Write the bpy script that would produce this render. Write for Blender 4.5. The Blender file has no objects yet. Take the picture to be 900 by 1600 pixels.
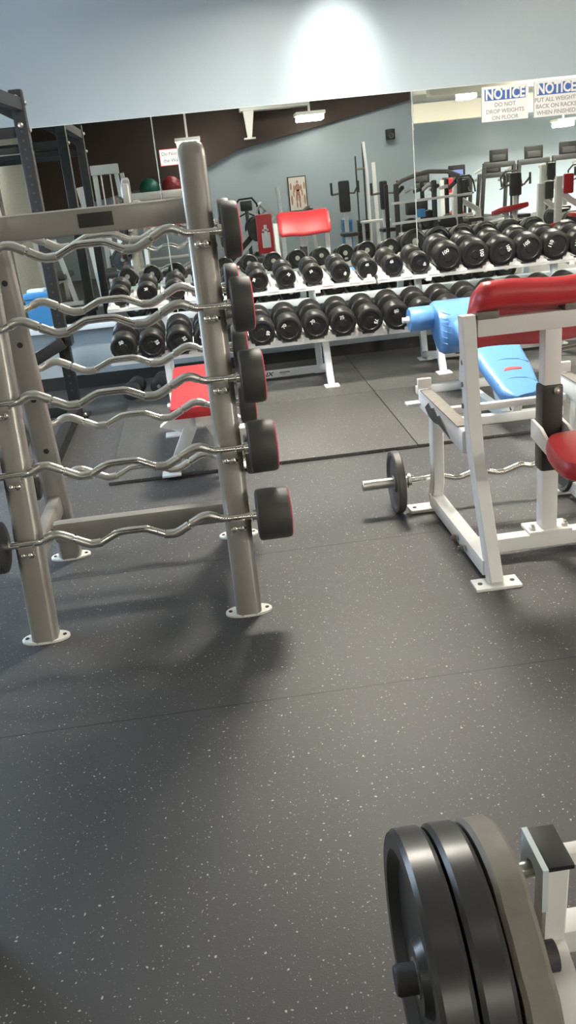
import bpy, bmesh, math, random
from mathutils import Vector, Matrix, Euler
random.seed(7)
SC = bpy.context.scene
COL = SC.collection
R = math.radians
PI = math.pi

# ------------------------------------------------------------------ camera
YAW, PITCH, ROLL, EYE, FPX = 0.0679, 0.3899, -0.1010, 1.52, 1350.0
def make_camera():
    cy, sy = math.cos(YAW), math.sin(YAW)
    f = Vector((sy*math.cos(PITCH), cy*math.cos(PITCH), -math.sin(PITCH)))
    r = Vector((cy, -sy, 0.0)); u = r.cross(f)
    r2 = r*math.cos(ROLL)+u*math.sin(ROLL); u2 = -r*math.sin(ROLL)+u*math.cos(ROLL)
    cd = bpy.data.cameras.new('camera'); cd.sensor_fit = 'VERTICAL'; cd.sensor_height = 36.0
    cd.lens = FPX*36.0/1600.0; cd.clip_start = 0.05; cd.clip_end = 100
    co = bpy.data.objects.new('camera', cd); COL.objects.link(co)
    m = Matrix(((r2.x, u2.x, -f.x, 0), (r2.y, u2.y, -f.y, 0), (r2.z, u2.z, -f.z, EYE), (0, 0, 0, 1)))
    co.matrix_world = m
    SC.camera = co
make_camera()

# ------------------------------------------------------------------ world, exposure
w = bpy.data.worlds.new('world'); SC.world = w; w.use_nodes = True
w.node_tree.nodes['Background'].inputs[0].default_value = (0.75, 0.82, 0.9, 1)
w.node_tree.nodes['Background'].inputs[1].default_value = 0.3
SC.view_settings.view_transform = 'Standard'; SC.view_settings.look = 'None'
SC.view_settings.gamma = 1.0; SC.view_settings.use_curve_mapping = False
SC.view_settings.exposure = 0.0
LAMP_W = 26.0      # strength of the ceiling lamps
DAY_W = 18.0       # strength of the daylight in the window
SPOT_W = 120.0     # added wall spot

# ------------------------------------------------------------------ materials
def mat(name, col, rough=0.5, metal=0.0, spec=0.5, coat=0.0, noise=None, bump=None, emit=None):
    m = bpy.data.materials.new(name); m.use_nodes = True
    nt = m.node_tree; b = nt.nodes['Principled BSDF']
    b.inputs['Base Color'].default_value = (*col, 1); b.inputs['Roughness'].default_value = rough
    b.inputs['Metallic'].default_value = metal; b.inputs['Specular IOR Level'].default_value = spec
    b.inputs['Coat Weight'].default_value = coat
    if emit:
        b.inputs['Emission Color'].default_value = (*emit[0], 1); b.inputs['Emission Strength'].default_value = emit[1]
    tc = nt.nodes.new('ShaderNodeTexCoord')
    if noise:
        sc, amt = noise
        n = nt.nodes.new('ShaderNodeTexNoise'); n.inputs['Scale'].default_value = sc; n.inputs['Detail'].default_value = 5
        nt.links.new(tc.outputs['Object'], n.inputs['Vector'])
        mx = nt.nodes.new('ShaderNodeMix'); mx.data_type = 'RGBA'
        mx.inputs[6].default_value = (*[c*(1-amt) for c in col], 1); mx.inputs[7].default_value = (*[min(1, c*(1+amt)) for c in col], 1)
        nt.links.new(n.outputs['Fac'], mx.inputs[0]); nt.links.new(mx.outputs[2], b.inputs['Base Color'])
    if bump:
        sc, st, d = bump
        n = nt.nodes.new('ShaderNodeTexNoise'); n.inputs['Scale'].default_value = sc; n.inputs['Detail'].default_value = 3
        nt.links.new(tc.outputs['Object'], n.inputs['Vector'])
        bp = nt.nodes.new('ShaderNodeBump'); bp.inputs['Strength'].default_value = st; bp.inputs['Distance'].default_value = d
        nt.links.new(n.outputs['Fac'], bp.inputs['Height']); nt.links.new(bp.outputs['Normal'], b.inputs['Normal'])
    return m

def floor_mat(name, base, seams=()):
    m = mat(name, base, 0.52, spec=0.5)
    nt = m.node_tree; b = nt.nodes['Principled BSDF']; L = nt.links.new
    tc = nt.nodes.new('ShaderNodeTexCoord')
    wn = nt.nodes.new('ShaderNodeTexNoise'); wn.inputs['Scale'].default_value = 60
    L(tc.outputs['Object'], wn.inputs['Vector'])
    wv = nt.nodes.new('ShaderNodeMix'); wv.data_type = 'VECTOR'; wv.inputs[0].default_value = 0.012
    L(tc.outputs['Object'], wv.inputs[4]); L(wn.outputs['Color'], wv.inputs[5])
    col = None
    n = nt.nodes.new('ShaderNodeTexNoise'); n.inputs['Scale'].default_value = 2.2; n.inputs['Detail'].default_value = 6
    L(tc.outputs['Object'], n.inputs['Vector'])
    mx = nt.nodes.new('ShaderNodeMix'); mx.data_type = 'RGBA'
    mx.inputs[6].default_value = (*[c*0.86 for c in base], 1); mx.inputs[7].default_value = (*[c*1.14 for c in base], 1)
    L(n.outputs['Fac'], mx.inputs[0]); col = mx.outputs[2]
    for sc, keep, rad, tint in ((95, 0.66, 0.16, (0.34, 0.31, 0.26)), (170, 0.70, 0.18, (0.20, 0.20, 0.19)), (70, 0.86, 0.17, (0.46, 0.42, 0.35))):
        v = nt.nodes.new('ShaderNodeTexVoronoi'); v.inputs['Scale'].default_value = sc
        L(wv.outputs[1], v.inputs['Vector'])
        lt = nt.nodes.new('ShaderNodeMath'); lt.operation = 'LESS_THAN'; lt.inputs[1].default_value = rad
        L(v.outputs['Distance'], lt.inputs[0])
        sp = nt.nodes.new('ShaderNodeSeparateColor'); L(v.outputs['Color'], sp.inputs[0])
        gt = nt.nodes.new('ShaderNodeMath'); gt.operation = 'GREATER_THAN'; gt.inputs[1].default_value = keep
        L(sp.outputs[0], gt.inputs[0])
        mu = nt.nodes.new('ShaderNodeMath'); mu.operation = 'MULTIPLY'; L(lt.outputs[0], mu.inputs[0]); L(gt.outputs[0], mu.inputs[1])
        k = nt.nodes.new('ShaderNodeMix'); k.data_type = 'RGBA'; k.inputs[7].default_value = (*tint, 1)
        L(mu.outputs[0], k.inputs[0]); L(col, k.inputs[6]); col = k.outputs[2]
    if seams:
        sx = nt.nodes.new('ShaderNodeSeparateXYZ'); L(tc.outputs['Object'], sx.inputs[0])
        for ax, v0, hw in seams:
            d = nt.nodes.new('ShaderNodeMath'); d.operation = 'SUBTRACT'; L(sx.outputs[ax], d.inputs[0]); d.inputs[1].default_value = v0
            a = nt.nodes.new('ShaderNodeMath'); a.operation = 'ABSOLUTE'; L(d.outputs[0], a.inputs[0])
            lt = nt.nodes.new('ShaderNodeMath'); lt.operation = 'LESS_THAN'; L(a.outputs[0], lt.inputs[0]); lt.inputs[1].default_value = hw
            k = nt.nodes.new('ShaderNodeMix'); k.data_type = 'RGBA'; k.inputs[7].default_value = (*[c*0.45 for c in base], 1)
            L(lt.outputs[0], k.inputs[0]); L(col, k.inputs[6]); col = k.outputs[2]
    L(col, b.inputs['Base Color'])
    bn = nt.nodes.new('ShaderNodeTexNoise'); bn.inputs['Scale'].default_value = 260; L(tc.outputs['Object'], bn.inputs['Vector'])
    bp = nt.nodes.new('ShaderNodeBump'); bp.inputs['Strength'].default_value = 0.25; bp.inputs['Distance'].default_value = 0.002
    L(bn.outputs['Fac'], bp.inputs['Height']); L(bp.outputs['Normal'], b.inputs['Normal'])
    return m

def ribbed_mat(name, col, period):
    m = mat(name, col, 0.5); nt = m.node_tree; b = nt.nodes['Principled BSDF']; L = nt.links.new
    tc = nt.nodes.new('ShaderNodeTexCoord'); wv = nt.nodes.new('ShaderNodeTexWave'); wv.bands_direction = 'Y'
    wv.inputs['Scale'].default_value = 0.314/period; L(tc.outputs['Object'], wv.inputs['Vector'])
    bp = nt.nodes.new('ShaderNodeBump'); bp.inputs['Strength'].default_value = 0.8; bp.inputs['Distance'].default_value = 0.03
    L(wv.outputs['Fac'], bp.inputs['Height']); L(bp.outputs['Normal'], b.inputs['Normal'])
    return m

M = {}
M['wall'] = mat('wall_paint', (0.36, 0.425, 0.465), 0.34, spec=0.5, bump=(90, 0.12, 0.004))
M['cream'] = mat('cream_ceiling', (0.74, 0.70, 0.60), 0.7)
M['brown'] = mat('brown_boarding', (0.060, 0.042, 0.036), 0.8)
M['corrug'] = ribbed_mat('corrugated_sheet', (0.74, 0.74, 0.66), 0.12)
M['cove'] = mat('black_cove', (0.018, 0.019, 0.021), 0.5)
M['floor'] = floor_mat('speckled_rubber', (0.054, 0.0535, 0.0545), seams=((1, 3.27, 0.004), (1, 2.22, 0.003)))
M['mat'] = floor_mat('mat_rubber', (0.066, 0.065, 0.062))
M['mirror'] = mat('silvered_glass', (0.86, 0.90, 0.88), 0.0, 1.0)
M['mirror_edge'] = mat('glass_edge', (0.55, 0.62, 0.6), 0.2)
M['ledge'] = mat('pale_ledge_paint', (0.62, 0.70, 0.74), 0.45)
M['silver'] = mat('silver_powder_coat', (0.37, 0.35, 0.32), 0.34, 0.45, noise=(40, 0.06))
M['dkplate'] = mat('dark_badge', (0.03, 0.028, 0.027), 0.4)
M['chrome'] = mat('chrome', (0.88, 0.85, 0.79), 0.14, 1.0)
M['steel'] = mat('worn_steel', (0.74, 0.72, 0.67), 0.30, 1.0, noise=(30, 0.12))
M['rubber'] = mat('black_rubber', (0.014, 0.0135, 0.013), 0.36, spec=0.42, noise=(50, 0.2))
M['headrub'] = mat('grey_black_urethane', (0.052, 0.05, 0.047), 0.55, noise=(20, 0.15))
M['redring'] = mat('red_ring', (0.62, 0.03, 0.06), 0.45)
M['black'] = mat('black_powder_coat', (0.016, 0.016, 0.016), 0.5, spec=0.35)
M['white'] = mat('white_powder_coat', (0.80, 0.80, 0.775), 0.38, noise=(12, 0.04))
M['red'] = mat('red_vinyl', (0.54, 0.035, 0.042), 0.36, bump=(14, 0.15, 0.01))
M['blue'] = mat('blue_vinyl', (0.105, 0.26, 0.54), 0.34, bump=(16, 0.15, 0.01))
M['seam'] = mat('dark_stitching', (0.03, 0.07, 0.17), 0.7)
M['vinyl'] = mat('charcoal_vinyl', (0.06, 0.06, 0.06), 0.5)
M['castgrey'] = mat('grey_cast_iron', (0.20, 0.185, 0.16), 0.6, 0.2, noise=(30, 0.25), bump=(60, 0.3, 0.002))
M['castmid'] = mat('worn_cast_iron', (0.10, 0.096, 0.088), 0.5, 0.3, noise=(25, 0.4), bump=(60, 0.2, 0.002))
M['castdark'] = mat('dark_cast_iron', (0.055, 0.055, 0.055), 0.5, 0.2, noise=(30, 0.2), bump=(60, 0.2, 0.002))
M['platerub'] = mat('polished_black_rubber', (0.032, 0.032, 0.033), 0.30, spec=0.6, noise=(9, 0.3), bump=(25, 0.12, 0.003))
M['signw'] = mat('sign_white', (0.72, 0.72, 0.70), 0.4)
M['signb'] = mat('sign_blue', (0.03, 0.10, 0.33), 0.4)
M['ink'] = mat('black_ink', (0.03, 0.03, 0.03), 0.6)
M['greyink'] = mat('grey_ink', (0.30, 0.29, 0.27), 0.6)
M['redink'] = mat('red_ink', (0.6, 0.06, 0.05), 0.6)
M['numw'] = mat('white_numbers', (0.78, 0.78, 0.76), 0.5)
M['bluebox'] = mat('blue_plastic', (0.06, 0.24, 0.52), 0.45)
M['green'] = mat('green_rubber', (0.01, 0.12, 0.09), 0.4)
M['redball'] = mat('dark_red_rubber', (0.22, 0.02, 0.025), 0.4)
M['paper'] = mat('poster_paper', (0.72, 0.66, 0.58), 0.6)
M['skin'] = mat('poster_tan_ink', (0.42, 0.22, 0.15), 0.6)
M['yellow'] = mat('yellow_tag', (0.8, 0.65, 0.05), 0.5)
M['screen'] = mat('lit_screen', (0.02, 0.02, 0.03), 0.3, emit=((0.35, 0.45, 0.9), 0.9))
M['lamp'] = mat('lamp_diffuser', (0.9, 0.9, 0.85), 0.5, emit=((1.0, 0.96, 0.86), LAMP_W))
M['lampbody'] = mat('lamp_housing', (0.75, 0.75, 0.72), 0.5)
M['day'] = mat('daylit_pane', (0.8, 0.9, 1.0), 0.2, emit=((0.62, 0.80, 1.0), DAY_W))

# ------------------------------------------------------------------ mesh helpers
ORG = {}
def vv(p): return Vector(p)
def frame(d, up=(0, 0, 1)):
    d = vv(d).normalized(); up = vv(up)
    if abs(d.dot(up)) > 0.98: up = Vector((0, 1, 0)) if abs(d.y) < 0.9 else Vector((1, 0, 0))
    s = d.cross(up).normalized(); u = s.cross(d).normalized()
    return d, s, u

class MB:
    def __init__(s): s.bm = bmesh.new()
    def ring_loft(s, rings, cap0=True, cap1=True, closed=True):
        bm = s.bm; vr = [[bm.verts.new(p) for p in r] for r in rings]
        n = len(vr[0])
        for a, b in zip(vr, vr[1:]):
            for i in range(n if closed else n-1):
                j = (i+1) % n
                try: bm.faces.new((a[i], a[j], b[j], b[i]))
                except ValueError: pass
        if cap0: bm.faces.new(list(reversed(vr[0])))
        if cap1: bm.faces.new(vr[-1])
        return s
    def box(s, c, size, bev=0.0, rot=None):
        t = bmesh.new(); bmesh.ops.create_cube(t, size=1)
        for v in t.verts: v.co = Vector((v.co.x*size[0], v.co.y*size[1], v.co.z*size[2]))
        if bev: bmesh.ops.bevel(t, geom=list(t.edges), offset=min(bev, min(size)*0.45), segments=2, profile=0.6, affect='EDGES')
        m = (rot.to_matrix() if rot else Matrix.Identity(3))
        for v in t.verts: v.co = m @ v.co + vv(c)
        s._merge(t); return s
    def _merge(s, t):
        me = bpy.data.meshes.new('tmp'); t.to_mesh(me); t.free(); s.bm.from_mesh(me); bpy.data.meshes.remove(me)
    def bar(s, p0, p1, w, h, bev=0.004, up=(0, 0, 1)):
        p0, p1 = vv(p0), vv(p1); d, sd, u = frame(p1-p0, up); L = (p1-p0).length
        t = bmesh.new(); bmesh.ops.create_cube(t, size=1)
        for v in t.verts: v.co = Vector((v.co.x*w, v.co.y*L, v.co.z*h))
        if bev: bmesh.ops.bevel(t, geom=list(t.edges), offset=min(bev, w*.4, h*.4), segments=2, profile=0.6, affect='EDGES')
        m = Matrix((sd, d, u)).transposed(); c = (p0+p1)/2
        for v in t.verts: v.co = m @ v.co + c
        s._merge(t); return s
    def poly_bar(s, pts, w, h, up=(1, 0, 0)):
        """square tube along a bent path lying in the plane across `up`"""
        pts = [vv(p) for p in pts]; up = vv(up).normalized(); rings = []
        for i, p in enumerate(pts):
            a = (pts[i]-pts[i-1]).normalized() if i else (pts[1]-pts[0]).normalized()
            b = (pts[i+1]-pts[i]).normalized() if i < len(pts)-1 else a
            d = (a+b).normalized(); sd = d.cross(up).normalized()
            k = 1/max(0.5, math.cos(a.angle(b)/2)) if a.length and b.length else 1
            rings.append([p+sd*x*k*h/2+up*y*w/2 for x, y in ((-1, -.8), (-.8, -1), (.8, -1), (1, -.8), (1, .8), (.8, 1), (-.8, 1), (-1, .8))])
        return s.ring_loft(rings)
    def tube(s, pts, r, seg=12, cap=True):
        pts = [vv(p) for p in pts]; rings = []; pu = None
        rr = r if isinstance(r, (list, tuple)) else [r]*len(pts)
        for i, p in enumerate(pts):
            if i == 0: d = pts[1]-pts[0]
            elif i == len(pts)-1: d = pts[-1]-pts[-2]
            else: d = (pts[i+1]-p).normalized()+(p-pts[i-1]).normalized()
            d = d.normalized()
            if pu is None: _, sd, u = frame(d)
            else:
                sd = d.cross(pu).normalized(); u = sd.cross(d).normalized()
            pu = u
            rings.append([p+(sd*math.cos(2*PI*k/seg)+u*math.sin(2*PI*k/seg))*rr[i] for k in range(seg)])
        return s.ring_loft(rings, cap, cap)
    def lathe(s, prof, org, axis, seg=32, a0=0.0):
        """prof: (radius, along)"""
        d, sd, u = frame(axis); o = vv(org)
        rings = [[o+d*h+(sd*math.cos(a0+2*PI*k/seg)+u*math.sin(a0+2*PI*k/seg))*max(r, 1e-4) for k in range(seg)] for r, h in prof]
        return s.ring_loft(rings)
    def sphere(s, c, r, seg=16, sc=(1, 1, 1)):
        t = bmesh.new(); bmesh.ops.create_uvsphere(t, u_segments=seg, v_segments=max(6, seg//2), radius=r)
        for v in t.verts: v.co = Vector((v.co.x*sc[0], v.co.y*sc[1], v.co.z*sc[2]))+vv(c)
        s._merge(t); return s
    def prism(s, poly, off):
        """poly: 3D outline; off: extrusion vector"""
        a = [vv(p) for p in poly]; o = vv(off); return s.ring_loft([a, [p+o for p in a]])
    def text(s, txt, size, place, depth=0.0006, align='CENTER', bold=0.0, shear=0.0):
        cu = bpy.data.curves.new('t', 'FONT'); cu.body = txt; cu.size = size; cu.align_x = align; cu.align_y = 'CENTER'
        cu.extrude = depth; cu.offset = bold; cu.shear = shear; cu.resolution_u = 3
        o = bpy.data.objects.new('t', cu); me = bpy.data.meshes.new_from_object(o)
        for v in me.vertices: v.co = place(v.co)
        s.bm.from_mesh(me); bpy.data.meshes.remove(me); bpy.data.objects.remove(o); bpy.data.curves.remove(cu)
        return s
    def build(s, name, m, parent=None, org=None, smooth=True, ang=38):
        o3 = ORG[parent.name] if parent else (vv(org) if org else Vector((0, 0, 0)))
        bmesh.ops.recalc_face_normals(s.bm, faces=s.bm.faces)
        me = bpy.data.meshes.new(name)
        for v in s.bm.verts: v.co -= o3
        s.bm.to_mesh(me); s.bm.free()
        if smooth:
            for p in me.polygons: p.use_smooth = True
            me.set_sharp_from_angle(angle=R(ang))
        me.materials.append(m)
        ob = bpy.data.objects.new(name, me); COL.objects.link(ob); ORG[ob.name] = o3
        if parent: ob.parent = parent
        else: ob.location = o3
        return ob

def tag(o, label, cat, group=None, kind=None):
    if label: o['label'] = label
    if cat: o['category'] = cat
    if group: o['group'] = group
    if kind: o['kind'] = kind
    return o
def thing(name, loc, label, cat, group=None):
    o = bpy.data.objects.new(name, None); COL.objects.link(o); o.location = loc; o.empty_display_size = 0.1
    ORG[o.name] = vv(loc); return tag(o, label, cat, group)
def struct(name, mb, m, **k):
    o = mb.build(name, m, **k); o['kind'] = 'structure'; return o
def copy_tree(o, parent=None):
    c = o.copy(); COL.objects.link(c); ORG[c.name] = ORG.get(o.name, Vector((0, 0, 0)))
    if parent: c.parent = parent
    for ch in [x for x in bpy.data.objects if x.parent == o]: copy_tree(ch, c)
    return c

# ------------------------------------------------------------------ room
WY = 6.75          # mirror wall
CEIL = 3.12
XL, XR = -2.95, 13.0
YB1, YB2, XC = -5.0, -11.0, 4.5
struct('floor', MB().box(((XL+XR)/2, (WY+YB2)/2, -0.05), (XR-XL+0.4, WY-YB2+0.4, 0.1)), M['floor'])
struct('ceiling', MB().box(((XL+XR)/2, (WY+YB2)/2, CEIL+0.05), (XR-XL+0.4, WY-YB2+0.4, 0.1)), M['cream'])
struct('wall_front', MB().box(((XL+XR)/2, WY+0.075, CEIL/2), (XR-XL+0.4, 0.15, CEIL)), M['wall'])
# left wall of corrugated sheet with a window opening
WIN = (3.3, 5.3, 0.9, 2.2)
lw = MB(); y0, y1, z0, z1 = WIN
for ya, yb, za, zb in ((YB1, y0, 0, CEIL), (y1, WY, 0, CEIL), (y0, y1, 0, z0), (y0, y1, z1, CEIL)):
    lw.box((XL-0.06, (ya+yb)/2, (za+zb)/2), (0.12, yb-ya, zb-za))
struct('wall_left', lw, M['corrug'])
wf = MB()
for ya, yb, za, zb in ((y0, y0+0.05, z0, z1), (y1-0.05, y1, z0, z1), (y0, y1, z0, z0+0.05), (y0, y1, z1-0.05, z1), ((y0+y1)/2-0.02, (y0+y1)/2+0.02, z0, z1)):
    wf.box((XL-0.05, (ya+yb)/2, (za+zb)/2), (0.08, yb-ya, zb-za))
wobj = struct('window_1', wf, M['white'])
MB().box((XL-0.08, (y0+y1)/2, (z0+z1)/2), (0.01, y1-y0, z1-z0)).build('pane', M['day'], wobj)
struct('wall_back', MB().box(((XL+XC)/2, YB1-0.075, CEIL/2), (XC-XL, 0.15, CEIL)), M['wall'])
struct('wall_return', MB().box((XC-0.075, (YB1+YB2)/2-0.08, CEIL/2), (0.15, YB1-YB2-0.14, CEIL)), M['wall'])
struct('wall_rear', MB().box(((XC+XR)/2, YB2-0.075, CEIL/2), (XR-XC, 0.15, CEIL)), M['wall'])
struct('wall_right', MB().box((XR+0.075, (WY+YB2)/2, CEIL/2), (0.15, WY-YB2, CEIL)), M['wall'])
struct('baseboard_front', MB().box(((XL+XR)/2, WY-0.008, 0.05), (XR-XL, 0.016, 0.1)), M['cove'])
# dark boarded slope over the back wall and along the left ceiling
sl = [(-2.9, 1.30), (-1.32, 1.56), (0.03, 1.75), (0.97, 2.13), (2.65, 2.42), (4.44, 2.72), (4.44, CEIL-.01), (-2.9, CEIL-.01)]
struct('trim_1', MB().prism([(x, YB1+0.01, z) for x, z in sl], (0, 0.14, 0)), M['brown'])
struct('trim_2', MB().prism([(-2.2, YB1+0.2, CEIL-.005), (3.6, YB1+0.2, CEIL-.005), (3.6, YB1+0.2, CEIL-.03), (-2.2, YB1+0.2, CEIL-.03)], (0, 4.6, 0)), M['brown'])
# cream beams of the far bay
struct('trim_3', MB().box((9.0, -9.0, 2.72), (8.0, 0.25, 0.42)), M['cream'])
struct('trim_4', MB().box((9.0, -5.6, 2.95), (8.0, 0.25, 0.3)), M['cream'])
# pale ledge the mirrors stand on
struct('trim_5', MB().box(((XL+XR)/2, WY-0.045, 0.475), (XR-XL, 0.09, 0.045), 0.006), M['ledge'])

# ------------------------------------------------------------------ mirrors (lean back on the ledge)
TH = R(1.05)
def mirror(x0, x1, label):
    L = 1.36; n = Vector((0, -math.cos(TH), math.sin(TH))); up = Vector((0, math.sin(TH), math.cos(TH)))
    o = Vector(((x0+x1)/2, 6.705, 0.4985)); hw = (x1-x0)/2-0.002
    t = thing('wall_mirror', o, label, 'mirror', None)
    def q(x, h, d): return o+Vector((x, 0, 0))+up*h+n*d
    MB().prism([q(-hw, 0, -.006), q(hw, 0, -.006), q(hw, L, -.006), q(-hw, L, -.006)], n*0.0055).build('backing', M['mirror_edge'], t, smooth=False)
    MB().prism([q(-hw+.001, .001, -.0004), q(hw-.001, .001, -.0004), q(hw-.001, L-.001, -.0004), q(-hw+.001, L-.001, -.0004)], n*0.0004).build('glass', M['mirror'], t, smooth=False)
    e = MB(); e.prism([q(-hw, L, -.006), q(hw, L, -.006), q(hw, L+.004, -.006), q(-hw, L+.004, -.006)], n*0.007)
    e.prism([q(hw-.003, 0, -.006), q(hw, 0, -.006), q(hw, L, -.006), q(hw-.003, L, -.006)], n*0.007)
    e.build('edge', M['mirror_edge'], t, smooth=False)
mirror(-2.09, -0.222, 'leftmost wall mirror sheet, behind the black power rack and the silver barbell rack')
mirror(-0.222, 1.645, 'middle wall mirror sheet above the dumbbells, with the small white weights sign')
mirror(1.645, 3.51, 'rightmost wall mirror sheet, the one carrying two blue and white notice signs')

# ------------------------------------------------------------------ rubber mats
def rubber_mat(x0, x1, y0, y1, label):
    c = ((x0+x1)/2, (y0+y1)/2, 0)
    o = MB().box(((x0+x1)/2, (y0+y1)/2, 0.01), (x1-x0, y1-y0, 0.02), 0.004).build('rubber_mat', M['mat'], org=c)
    tag(o, label, 'mat')
rubber_mat(-0.63, 1.03, 4.36, 5.55, 'dark rubber floor mat under the red bench, in front of the dumbbells')
rubber_mat(1.034, 3.2, 4.36, 5.55, 'dark rubber floor mat under the blue sit-up bench')
rubber_mat(-0.63, 1.03, 5.554, 6.73, 'dark rubber floor mat under the dumbbell rack by the wall, left of the blue bench')
rubber_mat(1.034, 3.2, 5.554, 6.73, 'dark rubber floor mat under the right dumbbell rack, against the wall')

# ------------------------------------------------------------------ lamps
LAMPM = {}
def lamp_mat(k):
    if k not in LAMPM: LAMPM[k] = mat('lamp_diffuser', (0.9, 0.9, 0.85), 0.5, emit=((1.0, 0.93, 0.81), LAMP_W*k))
    return LAMPM[k]
def lamp(x, y, z, sx, sy, label, k=1.0, hh=0.02, skirt=0.0):
    t = thing('ceiling_light', (x, y, z), label, 'light', 'ceiling lights')
    MB().box((x, y, z+0.035), (sx+0.06, sy+0.06, 0.06), 0.01).build('housing', M['lampbody'], t)
    MB().box((x, y, z+.01-hh/2), (sx, sy, hh), min(.03, hh*.2)).build('diffuser', lamp_mat(k), t)
    if skirt:       # deep shade round the diffuser, put in unseen to darken the upper wall
        b = MB()
        for c, q in (((x-sx/2-.02, y, z-skirt/2), (.012, sy+.05, skirt)), ((x+sx/2+.02, y, z-skirt/2), (.012, sy+.05, skirt)), ((x, y-sy/2-.02, z-skirt/2), (sx+.05, .012, skirt)), ((x, y+sy/2+.02, z-skirt/2), (sx+.05, .012, skirt))): b.box(c, q)
        b.build('added_shade', M['vinyl'], t)
    if z < CEIL-0.12: MB().box((x, y, (z+0.06+CEIL)/2), (0.04, 0.04, CEIL-z-0.06)).build('hanger', M['lampbody'], t)
lamp(0.03, -4.45, 2.34, 0.42, 0.4, 'bright hanging lamp against the dark slope, over the silver rack post in the mirror', 0.35, .10)
lamp(2.38, -4.4, 2.58, 0.5, 0.4, 'bright hanging lamp below the dark slope near the middle of the mirror', 0.35, .10)
lamp(6.25, -7.1, 2.93, 0.36, 0.4, 'bright lamp under the cream beam, left of the notice signs in the mirror', 3.0, .14)
lamp(9.0, -8.4, 2.2, 0.4, 0.4, 'low bright lamp at the right edge of the mirror below the notices', 2.0, .12)
lamp(4.9, -7.4, 2.28, 0.3, 0.3, 'small lamp by the wall corner in the mirror', 2.0, .12)
lamp(0.9, 5.0, 3.04, 0.7, 0.4, 'ceiling lamp close to the mirror wall, over the dumbbells', 10.5, skirt=.12)
lamp(3.8, 3.6, 3.04, 1.2, 0.6, 'ceiling lamp to the right of the preacher bench', 2.4)
lamp(1.6, 0.2, 3.04, 1.2, 0.6, 'ceiling lamp over the near bench', 0.12)
lamp(3.6, -3.2, 3.04, 1.2, 0.4, 'added ceiling lamp at the right behind the camera, to brighten the back wall', 1.4)  # fill lamp kept out of the mirror, added for the back wall
lamp(0.9, -3.4, 3.04, 1.2, 0.4, 'added ceiling lamp in front of the back wall, to brighten it', 1.1)  # second added fill for the back wall, hidden above the mirror's view
lamp(8.0, -5.0, 3.04, 1.2, 0.6, 'ceiling lamp in the middle of the far bay', 6.0)
lamp(10.8, -8.0, 3.04, 1.2, 1.2, 'added unseen ceiling lamp at the right end, to brighten the far bay', 16.0)  # added outside the view to lift the far bay walls
lamp(-2.65, -0.9, 2.5, 0.3, 0.5, 'added hanging lamp close to the corrugated wall, to brighten it', 1.2)  # invented lamp, added only to light the corrugated sheet
def added_spot():  # added spot, its beam stands in for the glossy glare on the paint
    p = Vector((1.15, 5.95, 3.0)); q = Vector((1.12, WY, 2.03)); d = (q-p).normalized()
    t = thing('added_spot_light', p, 'added unseen spot lamp that imitates the glare on the wall above the mirror', 'light')
    MB().bar((p.x, p.y, CEIL-.005), (p.x, p.y, p.z-.01), .03, .03, up=(0, 1, 0)).build('stem', M['lampbody'], t)
    MB().lathe([(.03, -.09), (.05, -.07), (.055, .05), (.050, .05), (.045, .02), (.001, .02)], p, d, 20).build('can', M['lampbody'], t)
    ld = bpy.data.lights.new('beam', 'SPOT'); ld.energy = SPOT_W; ld.color = (1.0, .96, .88); ld.spot_size = R(46); ld.spot_blend = 1.0; ld.shadow_soft_size = .04
    lo = bpy.data.objects.new('beam', ld); COL.objects.link(lo); lo.parent = t; lo.location = d*.06
    lo.rotation_euler = d.to_track_quat('-Z', 'Y').to_euler()
added_spot()

# ------------------------------------------------------------------ signs
def sign_notice(x0, x1, z0, z1, lines, label):
    yb = 6.705+(z0-0.4985)*math.tan(TH)-0.006
    t = thing('notice_sign', ((x0+x1)/2, yb, z0), label, 'sign')
    def P(x, z, d=0.0): return Vector((x, yb+(z-z0)*math.tan(TH)-d, z))
    W, H = x1-x0, z1-z0
    b = MB(); b.prism([P(x0, z0), P(x1, z0), P(x1, z1), P(x0, z1)], (0, -.003, 0)); b.build('board', M['signw'], t, smooth=False)
    zb = z1-0.40*H
    MB().prism([P(x0+.02, zb, .003), P(x1-.02, zb, .003), P(x1-.02, z1-.018, .003), P(x0+.02, z1-.018, .003)], (0, -.0012, 0)).build('blue_panel', M['signb'], t, smooth=False)
    cx = (x0+x1)/2; zc = (zb+z1-.018)/2
    MB().text('NOTICE', 0.098, lambda c: P(cx+c.x*0.82, zc+c.y, .0045+c.z), bold=0.003).build('heading', M['signw'], t, smooth=False)
    for i, ln in enumerate(lines):
        zz = zb-0.032-i*0.043
        MB().text(ln, 0.039, lambda c: P(cx+c.x, zz+c.y, .0035+c.z), bold=0.0008).build('lettering', M['greyink'], t, smooth=False)
sign_notice(2.155, 2.50, 1.606, 1.838, ('DO NOT', 'DROP WEIGHTS', 'ON FLOOR'), 'white and blue notice sign reading do not drop weights on floor')
sign_notice(2.545, 2.875, 1.604, 1.845, ('PUT ALL WEIGHTS', 'BACK ON RACKS', 'WHEN FINISHED'), 'second notice sign, at the right edge of the photo, with glare on its lower lines')
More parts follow.
